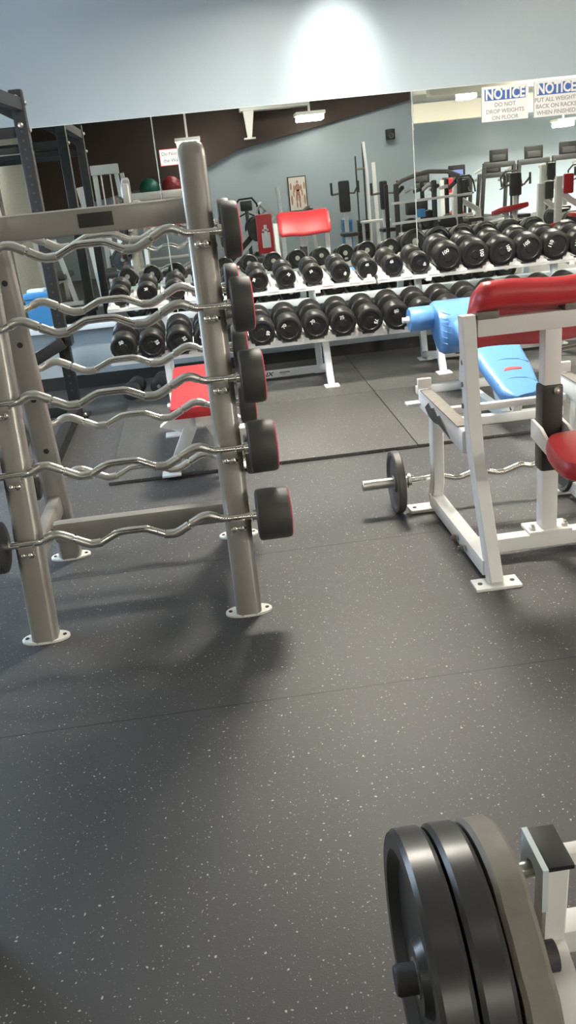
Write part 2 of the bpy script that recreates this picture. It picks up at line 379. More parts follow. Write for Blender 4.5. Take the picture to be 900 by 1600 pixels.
def sign_small():
    x0, x1, z0, z1 = -0.2, 0.085, 1.53, 1.64
    yb = 6.705+(z0-0.4985)*math.tan(TH)-0.006
    t = thing('paper_sign', (0, yb, z0), 'small white paper sign behind the right silver post, reading do not d', 'sign')
    def P(x, z, d=0.0): return Vector((x, yb+(z-z0)*math.tan(TH)-d, z))
    MB().prism([P(x0, z0), P(x1, z0), P(x1, z1), P(x0, z1)], (0, -.002, 0)).build('border', M['redink'], t, smooth=False)
    MB().prism([P(x0+.004, z0+.004, .002), P(x1-.004, z0+.004, .002), P(x1-.004, z1-.004, .002), P(x0+.004, z1-.004, .002)], (0, -.001, 0)).build('paper', M['signw'], t, smooth=False)
    for i, ln in enumerate(('Do Not Drop', 'the Weights')):
        MB().text(ln, 0.034, lambda c: P(x0+.014+i*.010+c.x, z1-.033-i*.044+c.y, .003+c.z), align='LEFT').build('lettering', M['ink'], t, smooth=False)
sign_small()

# ------------------------------------------------------------------ EZ bar rack
def oval(hx, hy, n=24, e=3.2):
    o = []
    for k in range(n):
        a = 2*PI*k/n; c, s = math.cos(a), math.sin(a)
        o.append((hx*math.copysign(abs(c)**(2/e), c), hy*math.copysign(abs(s)**(2/e), s)))
    return o
XA, XB = -0.722, 0.012
def fy(z): return 2.79+0.196*z
def ry(z): return 3.50-0.150*z
rk = thing('barbell_rack', (-0.355, 3.14, 0), 'silver grey A-frame rack holding curved chrome barbells, at left', 'barbell rack')
def post(x, yf, ztop, hx=0.046, hy=0.040):
    b = MB(); c = .017; rings = []
    pr = [(-hx, -hy+c), (-hx+.004, -hy+c-.006), (-hx+c-.003, -hy+.003), (-hx+c+.003, -hy), (hx-c-.003, -hy), (hx-c+.003, -hy+.003), (hx-.004, -hy+c-.006), (hx, -hy+c), (hx, hy-c), (hx-c, hy), (-hx+c, hy), (-hx, hy-c)]
    for z, s in ((0.004, 1), (ztop-.05, 1), (ztop-.025, .95), (ztop-.008, .80), (ztop, .55)):
        rings.append([Vector((x+p[0]*s, yf(z)+p[1]*s, z)) for p in pr])
    b.ring_loft(rings); return b
def foot_plate(x, y, r=None):
    b = MB(); o = oval(0.085, 0.042, 28, 2.3)
    b.ring_loft([[Vector((x+p[0]*s, y+p[1]*s, z)) for p in o] for z, s in ((0.0, 1), (0.007, 1), (0.009, .97))])
    fp = b.build('foot_plate', M['lampbody'], r)
    for sx in (-1, 1):
        MB().lathe([(0.007, 0), (0.007, .003)], (x+sx*0.067, y, 0.0085), (0, 0, 1), 10).build('bolt_hole', M['ink'], fp)
for x in (XA, XB):
    p = post(x, fy, 1.592).build('front_post', M['silver'], rk)
    s = MB()
    for k in range(12):
        z = 0.33+k*0.085
        s.lathe([(0.006, 0), (0.006, .003)], (x+math.copysign(0.0455, x-XA-.1), fy(z), z), (math.copysign(1, x-XA-.1), 0, 0), 8)
    s.build('adjustment_holes', M['ink'], p)
    foot_plate(x, fy(0)+.002, rk)
    p = post(x, ry, 1.54).build('rear_post', M['silver'], rk)
    s = MB()
    for z in (0.30, 0.52, 0.74, 0.96, 1.19): s.lathe([(0.011, 0), (0.011, .003)], (x+.012, ry(z)-.0395, z), (0, -1, 0), 12)
    s.build('hole', M['ink'], p)
    foot_plate(x, ry(0), rk)
    # side brace near the floor and tie plate at the top
    MB().bar((x, fy(.27)+.03, .275), (x, ry(.27)-.03, .275), 0.05, 0.085, 0.018).build('side_brace', M['silver'], rk)
MB().bar((XA+.03, 3.135, 0.268), (XB-.03, 3.135, 0.268), 0.055, 0.085, 0.02).build('lower_beam', M['silver'], rk)
tb = MB().bar((XA+.03, 3.165, 1.378), (XB-.035, 3.165, 1.378), 0.05, 0.085, 0.016).build('top_beam', M['silver'], rk)
MB().box((-0.337, 3.1385, 1.380), (0.118, 0.005, 0.046), 0.003).build('name_plate', M['dkplate'], tb)
ZB = (1.312, 1.076, 0.840, 0.604, 0.368)
def saddle(x, y, z, sy):
    b = MB().box((x, y-sy*0.022, z-0.026), (0.05, 0.035, 0.018), 0.005)
    b.box((x, y+sy*0.020, z-0.014), (0.05, 0.008, 0.03), 0.003)
    sd = b.build('saddle', M['silver'], rk)
    for k in (-1, 1):
        MB().sphere((x+k*0.0125, y+sy*0.002-(.012 if sy < 0 else -.012), z-0.033), 0.0155, 12).build('dome_nut', M['chrome'], sd)
RB = 0.0130
FRONT = []; REAR = []
for z in ZB:
    for x in (XA, XB):
        saddle(x, fy(z)-.062, z, -1); saddle(x, ry(z)+.062, z, 1)
    FRONT.append((fy(z)-.040-RB-.004, z)); REAR.append((ry(z)+.040+RB+.004, z))

# ------------------------------------------------------------------ EZ curl barbells on the rack
def ez_path(y, z, x0, x1, sgn=1.0):
    key = [(0, 0), (.135, .002), (.185, .023), (.215, .022), (.325, -.028), (.37, -.027), (.445, .003), (.5, .004)]
    key = key+[(1-u, h) for u, h in reversed(key[:-1])]
    pts = []
    for i, (u, h) in enumerate(key): pts.append(Vector((x0+(x1-x0)*u, y-abs(h)*.15, z+h*sgn)))
    out = [pts[0]]
    for a, b, c in zip(pts, pts[1:], pts[2:]):      # round the bends
        f = 0.22
        p = b.lerp(a, f); q = b.lerp(c, f)
        for t in (0, .25, .5, .75, 1): out.append(p*(1-t)**2+b*2*t*(1-t)+q*t*t)
    out.append(pts[-1]); return out
def ez_barbell(y, z, hw, hr, label, group):
    x0, x1 = -0.787, 0.077
    t = thing('curl_barbell', (-0.355, y, z), label, 'barbell', group)
    path = ez_path(y, z, x0, x1)
    MB().tube(path, RB, 14).build('shaft', M['chrome'], t)
    n = len(path)
    for fa, fb in ((.16, .262), (.272, .372), (.628, .728), (.738, .84)):   # knurled grip sleeves
        pp = [p for p in path if x0+(x1-x0)*fa <= p.x <= x0+(x1-x0)*fb]
        def at(f):
            X = x0+(x1-x0)*f
            for a, b in zip(path, path[1:]):
                if a.x <= X <= b.x: return a.lerp(b, (X-a.x)/max(1e-6, b.x-a.x))
        MB().tube([at(fa)]+pp+[at(fb)], RB+.0026, 14).build('knurled_grip', M['steel'], t)
    for s, xe in ((-1, x0), (1, x1)):
        MB().lathe([(.018, -.012), (.021, -.010), (.021, .004), (.016, .006)], (xe, y, z), (s, 0, 0), 20).build('collar', M['chrome'], t)
        c = .012
        prof = [(.02, .004), (hr-.012, .004), (hr-.003, .008), (hr, .016), (hr, hw-.014), (hr-.004, hw-.004), (hr-.012, hw), (.05, hw), (.046, hw-.005), (.02, hw-.005)]
        h = MB().lathe(prof, (xe, y, z), (s, 0, 0), 44).build('weight_head', M['headrub'], t)
        MB().lathe([(hr-.026, hw-.001), (hr-.025, hw+.0012), (hr-.0135, hw+.0010), (hr-.0045, hw-.0030), (hr-.006, hw-.006)], (xe, y, z), (s, 0, 0), 44).build('red_ring', M['redring'], h)
        MB().lathe([(.036, hw-.006), (.036, hw-.003), (.03, hw), (.001, hw+.001)], (xe, y, z), (s, 0, 0), 20).build('end_cap', M['chrome'], h)
HW = (.062, .076, .086, .100, .122)
names = ('topmost', 'second from the top', 'middle', 'fourth from the top', 'lowest')
for i, (y, z) in enumerate(FRONT):
    ez_barbell(y, z, HW[i], 0.091, 'curved chrome curl barbell on the near side of the silver rack, %s' % names[i], 'curl barbells on the near side of the rack')
for i, (y, z) in enumerate(REAR):
    ez_barbell(y, z, (.05, .055, .062, .07, .078)[i], 0.088, 'curved chrome curl barbell on the mirror side of the silver rack, %s' % names[i], 'curl barbells on the far side of the rack')

# ------------------------------------------------------------------ dumbbells
DB = {}
def dumbbell(r, hl, gap, num, loc, ang, label, group):
    """lies along Y, numbered face towards -Y; origin under its middle"""
    key = (r, hl, gap)
    if key not in DB:
        c = Vector((0, 0, r)); L = hl*2+gap
        hd = []
        for s in (-1, 1):
            o = c+Vector((0, s*gap/2, 0))
            prof = [(.016, 0), (r*.82, 0), (r*.94, .006), (r, .018), (r, hl-.014), (r*.965, hl-.004), (r*.90, hl), (r*.72, hl), (r*.68, hl-.006), (r*.30, hl-.006), (r*.27, hl-.001), (.001, hl-.001)]
            hd.append(MB().lathe(prof, o, (0, s, 0), 36))
        DB[key] = (hd, MB().lathe([(.017, -gap/2-.004), (.0155, -gap/2+.02), (.0175, 0), (.0155, gap/2-.02), (.017, gap/2+.004)], c, (0, 1, 0), 16))
        t = thing('dumbbell', (0, 0, 0), '', 'dumbbell')
        ho = [m.build('head', M['rubber'], t) for m in DB[key][0]]
        hn = DB[key][1].build('handle', M['chrome'], t)
        ends = [MB().lathe([(r*.27, hl-.001), (r*.25, hl+.002), (.001, hl+.002)], c+Vector((0, s*gap/2, 0)), (0, s, 0), 20).build('end_bolt', M['steel'], ho[(s+1)//2]) for s in (1,)]
        DB[key] = (t, ho)
        root = t
    else:
        root = copy_tree(DB[key][0])
        for ch in [o for o in bpy.data.objects if o.parent and o.parent.parent == root and o.name.startswith('number')]: bpy.data.objects.remove(ch)
    root.location = loc; root.rotation_euler = (R(7), 0, 0); tag(root, label, 'dumbbell', group)
    front = [o for o in bpy.data.objects if o.parent == root and o.name.startswith('head')][0]
    key2 = ('n', r, num, round(ang, 2))
    m = MB(); ca, sa = math.cos(ang), math.sin(ang)
    def place(c):
        x, y = c.x, c.y+r*0.45
        return Vector((x*ca-y*sa, -gap/2-hl+.0062-c.z-.0015, r+x*sa+y*ca))
    ORG[front.name] = Vector((0, 0, 0))
    m.text(str(num), r*0.36, place, depth=0.0012, bold=0.001).build('number', M['numw'], front, smooth=False)
    return root

def rack_leg(t, x, parent_top):
    b = MB().poly_bar([(x, 5.90, 0.335), (x+.006, 5.83, 0.10), (x+.01, 5.805, 0.028)], 0.045, 0.05, (1, 0, 0)); b.build('front_leg', M['white'], t)
    MB().box((x+.012, 5.800, 0.026), (0.10, 0.09, 0.012), 0.004).build('foot', M['white'], t)
    b = MB().bar((x, 6.28, 0.026), (x, 6.45, 0.69), 0.045, 0.05); b.build('upright', M['ledge'], t)
    MB().box((x, 6.28, 0.026), (0.10, 0.09, 0.012), 0.004).build('foot', M['white'], t)
    MB().bar((x, 5.85, 0.15), (x, 6.28, 0.06), 0.035, 0.04).build('side_rail', M['white'], t)
    MB().bar((x, 5.86, 0.325), (x, 6.36, 0.385), 0.04, 0.04).build('shelf_bracket', M['white'], t)
    MB().bar((x, 6.09, 0.630), (x, 6.45, 0.672), 0.04, 0.03).build('shelf_bracket', M['white'], t)
def tray(t, x0, x1, yf, yb, z, r, xs):
    """two rails, a lip and a white cradle either side of every dumbbell"""
    MB().box(((x0+x1)/2, yf+.03, z-.012), (x1-x0, .06, .024), .004, Euler((R(7), 0, 0))).build('tray_rail', M['white'], t)
    K = .123; MB().box(((x0+x1)/2, yb-.03, z-.012+(yb-yf-.06)*K), (x1-x0, .06, .024), .004, Euler((R(7), 0, 0))).build('tray_rail', M['white'], t)
    gaps = [(xs[0]+xs[0]-(xs[1]-xs[0]))/2]+[(a+b)/2 for a, b in zip(xs, xs[1:])]+[xs[-1]+(xs[1]-xs[0])/2]
    for g in gaps:
        g = min(max(g, x0+.046), x1-.046)
        b = MB()
        w = .018
        pr = [(g-w-.024, z), (g+w+.024, z), (g+w+.02, z+.018), (g+w, z+.024), (g+w-.008, z+.045), (g-w+.008, z+.045), (g-w, z+.024), (g-w-.02, z+.018)]
        b.prism([(px, yf-.004, pz-.006) for px, pz in pr], (0, yb-yf-.02, (yb-yf-.02)*.123))
        b.build('saddle', M['white'], t)
def db_rack(x0, x1, legs, label, lowx, upx, lowr, upr):
    t = thing('dumbbell_rack', ((x0+x1)/2, 6.1, 0.02), label, 'dumbbell rack')
    for x in legs: rack_leg(t, x, .66)
    br = MB().bar((legs[0], 6.22, 0.058), (legs[1], 6.22, 0.058), 0.04, 0.05).build('base_rail', M['white'], t)
    tray(t, x0, x1, 5.79, 6.15, 0.362, lowr, lowx)
    tray(t, x0, x1, 6.09, 6.42, 0.665, upr, upx)
    return t, br
def low(k): return -0.575+0.1828*k
lowA = [low(k) for k in range(10)]
lowB = [low(k)+.003 for k in range(10, 18)]
upA = [-0.585+0.1915*k for k in range(10)]
upB = [1.315+.0, 1.505, 1.70, 1.893, 2.086, 2.279, 2.472, 2.665]
tA, railA = db_rack(-0.68, 1.19, (-0.315, 0.775), 'white two-tier dumbbell rack left of the blue bench', lowA, upA, .09, .07)
tB, _ = db_rack(1.20, 2.82, (1.565, 2.60), 'white two-tier dumbbell rack at the right, behind the blue bench', lowB, upB, .09, .1)
MB().text('IX', 0.042, lambda c: Vector((0.385+c.x*1.3, 6.1985-c.z, 0.060+c.y)), bold=0.001, shear=0.3).build('lettering', M['ink'], railA, smooth=False)
MB().box((0.50, 6.1985, 0.066), (0.075, .002, .006)).build('lettering', M['ink'], railA, smooth=False)
MB().box((0.49, 6.1985, 0.054), (0.04, .002, .004)).build('lettering', M['greyink'], railA, smooth=False)
ordn = ('first', 'second', 'third', 'fourth', 'fifth', 'sixth', 'seventh', 'eighth', 'ninth', 'tenth')
numsA = (50, 55, 55, 60, 60, 65, 70, 70, 75, 75); numsB = (80, 80, 85, 85, 90, 90, 95, 95)
angs = (0.3, -1.2, -1.1, 1.0, -0.5, -1.8, 0.9, 0.6, 0.2, -1.9, 0.5, -.7, 1.2, -.3, .8, -1.4, 0.1, 1.5)
for k, x in enumerate(lowA):
    dumbbell(.0885, .135, .115, numsA[k], (x, 5.945, 0.388), angs[k], 'large black dumbbell on the lower tier of the left rack, %s from its left end' % ordn[k], 'dumbbells on the lower tier, left rack')
for k, x in enumerate(lowB):
    dumbbell(.0905, .140, .115, numsB[k], (x, 5.950, 0.388), angs[k+8], 'large black dumbbell on the lower tier of the right rack, %s from its left end' % ordn[k], 'dumbbells on the lower tier, right rack')
nA = (20, 20, 25, 25, 30, 30, 35, 35, 40, 40); nB = (45, 45, 100, 100, 105, 105, 110, 110)
for k, x in enumerate(upA):
    dumbbell(.070, .095, .115, nA[k], (x, 6.250, 0.688), angs[17-k], 'small black dumbbell on the upper tier of the left rack, %s from its left end' % ordn[k], 'dumbbells on the upper tier, left rack')
for k, x in enumerate(upB):
    r, hl = ((.073, .10) if k < 2 else (.098, .125))
    dumbbell(r, hl, .11, nB[k], (x, 6.250, 0.688), angs[(k*5) % 18], '%s black dumbbell on the upper tier of the right rack, %s from its left end' % ('small' if k < 2 else 'large', ordn[k]), 'dumbbells on the upper tier, right rack')

# two stubby plate-built dumbbells on the floor by the wall
def floor_db(x, y, rz, label):
    t = thing('plate_dumbbell', (x, y, .02), label, 'dumbbell', 'plate dumbbells on the floor')
    d = Vector((math.cos(rz), math.sin(rz), 0)); c = Vector((x, y, 0.083))
    for s in (-1, 1):
        for k in range(4):
            a = .045+k*.016
            MB().lathe([(.02, a), (.058, a), (.062, a+.003), (.062, a+.010), (.058, a+.013), (.02, a+.013)], c, d*s, 24).build('plate', M['castdark'], t)
    MB().lathe([(.013, -.115), (.013, .115)], c, d, 12).build('handle', M['steel'], t)
floor_db(-0.59, 6.18, 1.35, 'left of two black plate-loaded dumbbells on the floor by the wall')
floor_db(-0.40, 6.25, 1.45, 'right of two black plate-loaded dumbbells on the floor, beside the rack leg')

# ------------------------------------------------------------------ red flat bench behind the silver rack
def red_bench():
    t = thing('flat_bench', (-0.11, 4.65, 0.02), 'low bench with red pad and white splayed legs, behind the silver barbell rack', 'bench')
    MB().box((-0.105, 4.66, 0.392), (0.29, 0.98, 0.065), 0.028).build('pad', M['red'], t)
    MB().bar((-0.105, 4.20, 0.335), (-0.105, 5.1, 0.335), 0.05, 0.05).build('spine', M['white'], t)
    b = MB().prism([(-.31, 4.235, .318), (-.25, 4.235, .300), (.04, 4.235, .300), (.10, 4.235, .318), (.04, 4.235, .358), (-.25, 4.235, .358)], (0, .05, 0)); b.build('cross_plate', M['white'], t)
    MB().box((-.105, 5.05, .34), (.26, .05, .035), .005).build('cross_plate', M['white'], t)
    for sx in (-1, 1):
        for y0, yt in ((4.36, 4.27), (5.08, 5.05)):
            MB().bar((-.105+sx*.045, yt, .315), (-.105+sx*.170, y0, .048), 0.065, 0.03, 0.004, up=(0, 1, 0)).build('leg', M['white'], t)
            MB().box((-.105+sx*.19, y0, .026), (.10, .085, .012), .003).build('foot', M['white'], t)
red_bench()

# ------------------------------------------------------------------ power rack (black)
def power_rack():
    xr, xl, yb, yf = -0.97, -2.1, 5.85, 4.62
    t = thing('power_rack', ((xl+xr)/2, (yb+yf)/2, 0), 'tall black steel power rack in the left corner by the mirror', 'power rack')
    for x in (xr, xl):
        for y in (yb, yf):
            p = MB().bar((x, y, 0.01), (x, y, 2.03), 0.075, 0.075, 0.008).build('upright', M['black'], t)
            h = MB()
            for k in range(34):
                z = .2+k*.05
                h.lathe([(.008, 0), (.008, .001)], (x, y-.0377, z), (0, -1, 0), 8)
                h.lathe([(.008, 0), (.008, .001)], (x+.0377, y, z), (1, 0, 0), 8)
            h.build('pin_holes', M['ink'], p)
            for z in (1.985, 1.835):
                MB().sphere((x, y-.04, z), .017, 12, (1, .6, 1)).build('bolt', M['steel'], p)
                MB().sphere((x+.045, y, z-.03), .014, 12, (.8, 1, 1)).build('bolt', M['steel'], p)
            MB().bar((x, y-.005, 1.895), (x-.02+(-.40 if x == xr else .40), y-.005, 2.14), .06, .085).build('sloped_arm', M['black'], t)
            MB().box((x, y, .012), (.16, .14, .02), .005).build('foot', M['black'], t)
            MB().sphere((x+.06, y-.05, .028), .014, 10).build('bolt', M['steel'], p)
        MB().bar((x, yf, .06), (x, yb, .06), .07, .07).build('base_rail', M['black'], t)
        MB().bar((x, yf, 1.95), (x, yb, 1.95), .06, .07).build('top_rail', M['black'], t)
    for y in (yb, yf):
        MB().bar((xl, y, 1.80), (xr, y, 1.80), .06, .06).build('cross_beam', M['black'], t)
    MB().bar((xl, yb, 1.70), (xr, yb, 1.70), .05, .035).build('cross_beam', M['black'], t)
    MB().bar((xl, yb, .06), (xr, yb, .06), .07, .07).build('base_rail', M['black'], t)
    b = MB().prism([(xr+.02, yb-.06, .60), (xr+.06, yb-.06, .60), (xr+.06, yb-.06, .50), (xr+.02, yb-.06, .50)], (0, .12, 0)); b.build('bracket', M['black'], t)
    MB().bar((xr+.01, yb-.06, .53), (xr-.24, yb-.10, .42), .06, .075).build('catch_arm', M['black'], t)
power_rack()

# ------------------------------------------------------------------ plates and floor curl bar
def plate(x, y, z, r, th, m, label, group=None, seg=48, name='weight_plate', hub=.30, hole=.0255, grip=False):
    t = thing(name, (x, y, z-r), label, 'weight plate', group)
    h = th/2
    prof = [(hole, -h*.8), (r*hub, -h*.8), (r*(hub+.04), -h*.30), (r*.80, -h*.30), (r*.86, -h), (r*.975, -h), (r, -h*.72), (r, h*.72), (r*.975, h), (r*.86, h), (r*.80, h*.30), (r*(hub+.04), h*.30), (r*hub, h*.8), (hole, h*.8)]
    b = MB().lathe(prof, (x, y, z), (1, 0, 0), seg, PI/seg)
    if grip:        # three long grip edges, slightly set in, between the round parts of the rim
        for v in b.bm.verts:
            dy, dz = v.co.y-y, v.co.z-z; q = math.hypot(dy, dz)
            if q > r*.83:
                a = (math.degrees(math.atan2(dz, dy))-22) % 120
                k = 1-.055*max(0, min(1, (a-80)/9))*max(0, min(1, (120-a)/9)); v.co.y = y+dy*k; v.co.z = z+dz*k
    b.build('disc', m, t, ang=30)
    MB().lathe([(hole, -h*.82), (hole+.006, -h*.86), (hole+.006, h*.86), (hole, h*.82)], (x, y, z), (1, 0, 0), 24).build('hub_ring', M['steel'], t)
    return t
def floor_bar():
    y, z = 3.54, 0.139
    t = thing('curl_bar', (1.11, y, z), 'chrome curl bar lying on the floor through the white preacher bench', 'barbell')
    x0, x1 = 0.79, 1.43
    MB().tube([Vector((p.x, p.y, z+(p.z-z)*.45)) for p in ez_path(y, z, x0, x1)], .0135, 14).build('shaft', M['chrome'], t)
    for xa, xb in ((0.58, 0.79), (1.43, 1.64)):
        s = 1 if xb > 1.2 else -1
        MB().lathe([(.001, xa), (.021, xa+.001), (.0235, xa+.004), (.0235, xb-.004), (.021, xb-.001), (.001, xb)], (0, y, z), (1, 0, 0), 24).build('sleeve', M['steel'], t)
        MB().lathe([(.03, -.008), (.033, -.006), (.033, .006), (.03, .008)], (.79 if s < 0 else 1.43, y, z), (1, 0, 0), 24).build('collar', M['steel'], t)
floor_bar()
plate(0.735, 3.54, .140, .139, .034, M['castmid'], 'worn grey weight plate on the left end of the floor curl bar', hole=.0245)
plate(1.49, 3.54, .140, .139, .034, M['castdark'], 'dark weight plate on the right end of the floor curl bar, behind the red seat', hole=.0245)

# ------------------------------------------------------------------ preacher curl bench (white frame, red pads)
def preacher():
    t = thing('preacher_bench', (1.19, 3.1, 0), 'white steel preacher curl bench with red arm pad and red seat', 'preacher bench')
    for k, (xb, xf) in enumerate(((0.868, 0.905), (1.49, 1.49))):
        s = -1 if k == 0 else 1
        # front leg: slanted below, upright above
        MB().poly_bar([(xf+.012, 2.745, .012), (xf, 2.93, .47), (xf, 2.965, .62), (xf-.008, 2.985, .945)], 0.052, 0.058, (1, 0, 0)).build('front_leg', M['white'], t)
        h = MB()
        for z in (.62, .70, .78, .86, .91): h.lathe([(.010, 0), (.010, .004)], (xf+s*-.027*-1 if False else xf-.027, 2.98, z), (-1, 0, 0), 10)
        h.build('bolt', M['castgrey'], t)
        MB().poly_bar([(xb+.03, 3.50, .05), (xb+.03, 3.455, .16), (xb+.03, 3.45, .45)], .05, .06, (1, 0, 0)).build('rear_leg', M['white'], t)
        rl = MB().poly_bar([(xb+.022, 3.62, .485), (xb+.022, 2.965, .485)], .045, .085, (1, 0, 0)).build('bar_rest', M['white'], t)
        lx = xb-.002 if k == 0 else xb+.046
        b = MB(); a = [(3.50, .478), (3.44, .512), (3.40, .500), (3.36, .512), (3.30, .492), (3.27, .505), (3.22, .490), (3.12, .452), (3.20, .458), (3.28, .462), (3.36, .450), (3.44, .455)]
        b.prism([(lx-.002, y, z) for y, z in a], (.004, 0, 0)); b.build('torn_cover', M['castdark'], rl)
        MB().box((xb+.022, 3.3, .531), (.05, .56, .006), .002).build('rubber_strip', M['castgrey'], rl)
        MB().box((xb+.022, 3.60, .555), (.06, .02, .045), .003).build('end_stop', M['white'], rl)
        MB().box((xb-.03, 3.61, .468), (.06, .05, .012), .003).build('tab', M['white'], rl)
        MB().bar((xf+.004, 2.78, .055), (xb+.03, 3.50, .055), .055, .06).build('base_rail', M['white'], t)
        for yy, xx in ((2.742, xf+.015), (3.525, xb+.0)):
            fp = MB().box((xx, yy, .006), (.17, .085, .012), .003).build('foot_plate', M['white'], t)
            for q in (-.06, .06): MB().lathe([(.009, 0), (.009, .002)], (xx+q, yy, .012), (0, 0, 1), 10).build('bolt_hole', M['castdark'], fp)
        b = MB()
        for yy in (2.98, 3.08): b.lathe([(.016, 0), (.016, .008), (.010, .010), (.010, .02)], (xb+.0, yy, .05), (-1, 0, 0), 6)
        b.build('bolt', M['castgrey'], t)
    MB().bar((.92, 2.97, .055), (1.48, 2.97, .055), .055, .055).build('lower_crossbar', M['white'], t)
    MB().bar((.93, 2.985, .898), (1.48, 2.985, .898), .05, .062).build('upper_crossbar', M['white'], t)
    MB().bar((.93, 3.50, .45), (1.48, 3.50, .45), .03, .03).build('rear_crossbar', M['white'], t)
    cp = MB().bar((1.205, 2.99, .09), (1.205, 2.99, .868), .062, .062, .006, up=(0, 1, 0)).build('centre_post', M['white'], t)
    MB().box((1.205, 2.99, .088), (.17, .10, .014), .003).build('post_flange', M['white'], cp)
    for q in (-.065, .065): MB().lathe([(.013, 0), (.013, .012), (.007, .013), (.007, .022)], (1.205+q, 2.97, .095), (0, 0, 1), 6).build('nut', M['steel'], cp)
    MB().bar((1.203, 2.985, .335), (1.203, 2.985, .665), .080, .075, .012, up=(0, 1, 0)).build('sleeve_cover', M['dkplate'], cp)
    MB().sphere((1.215, 2.946, .645), .014, 10).build('bolt', M['steel'], cp)
    MB().tube([(1.235, 2.97, .79), (1.30, 2.97, .795)], .008, 8).build('pull_pin', M['chrome'], cp)
    # seat with its bracket
    b = MB().prism([(1.148, 3.02, .455), (1.148, 3.02, .525), (1.148, 2.93, .515), (1.148, 2.84, .475), (1.148, 2.84, .43)], (.012, 0, 0))
    b.prism([(1.25, 3.02, .455), (1.25, 3.02, .525), (1.25, 2.93, .515), (1.25, 2.84, .475), (1.25, 2.84, .43)], (.012, 0, 0))
    b.build('seat_bracket', M['white'], t)
    MB().bar((1.205, 2.94, .42), (1.205, 2.62, .42), .05, .05).build('seat_arm', M['white'], t)
    o = []
    for k in range(40):
        a = 2*PI*k/40; c, s = math.cos(a), math.sin(a); e = 3.0
        px = .155*math.copysign(abs(c)**(2/e), c); py = .19*math.copysign(abs(s)**(2/e), s)
        px *= 1-.38*max(0, (py+.19)/.38)
        o.append((1.225+px, 2.70+py))
    b = MB(); b.ring_loft([[Vector((1.225+(x-1.225)*s, 2.70+(y-2.70)*s, z)) for x, y in o] for z, s in ((.448, .93), (.455, .98), (.475, 1.0), (.497, .985), (.510, .93), (.515, .8))]); b.build('seat', M['red'], t)
    # arm pad: long rounded roll, falling away behind
    rings = []; N = 22
    pr = [(-.02, .955), (-.045, .975), (-.054, 1.005), (-.044, 1.036), (-.015, 1.052), (.02, 1.048), (.06, 1.015), (.12, .92), (.17, .83), (.178, .805), (.165, .788), (.14, .79), (.10, .85), (.06, .915), (.03, .948)]
    cyy = sum(p[0] for p in pr)/len(pr); czz = sum(p[1] for p in pr)/len(pr)
    for k in range(N+1):
        u = k/N; x = .925+u*.60; e = min(u, 1-u)*.62; s = 1-.25*max(0, 1-e/.025)**2
        rings.append([Vector((x, 2.975+cyy+(p[0]-cyy)*s, czz+(p[1]-czz)*s+.006*math.sin(u*9))) for p in pr])
    MB().ring_loft(rings).build('arm_pad', M['red'], t, ang=60)
    for x in (.965, 1.28): MB().box((x, 2.985, .942), (.08, .07, .028), .006).build('pad_bracket', M['castgrey'], t)
preacher()

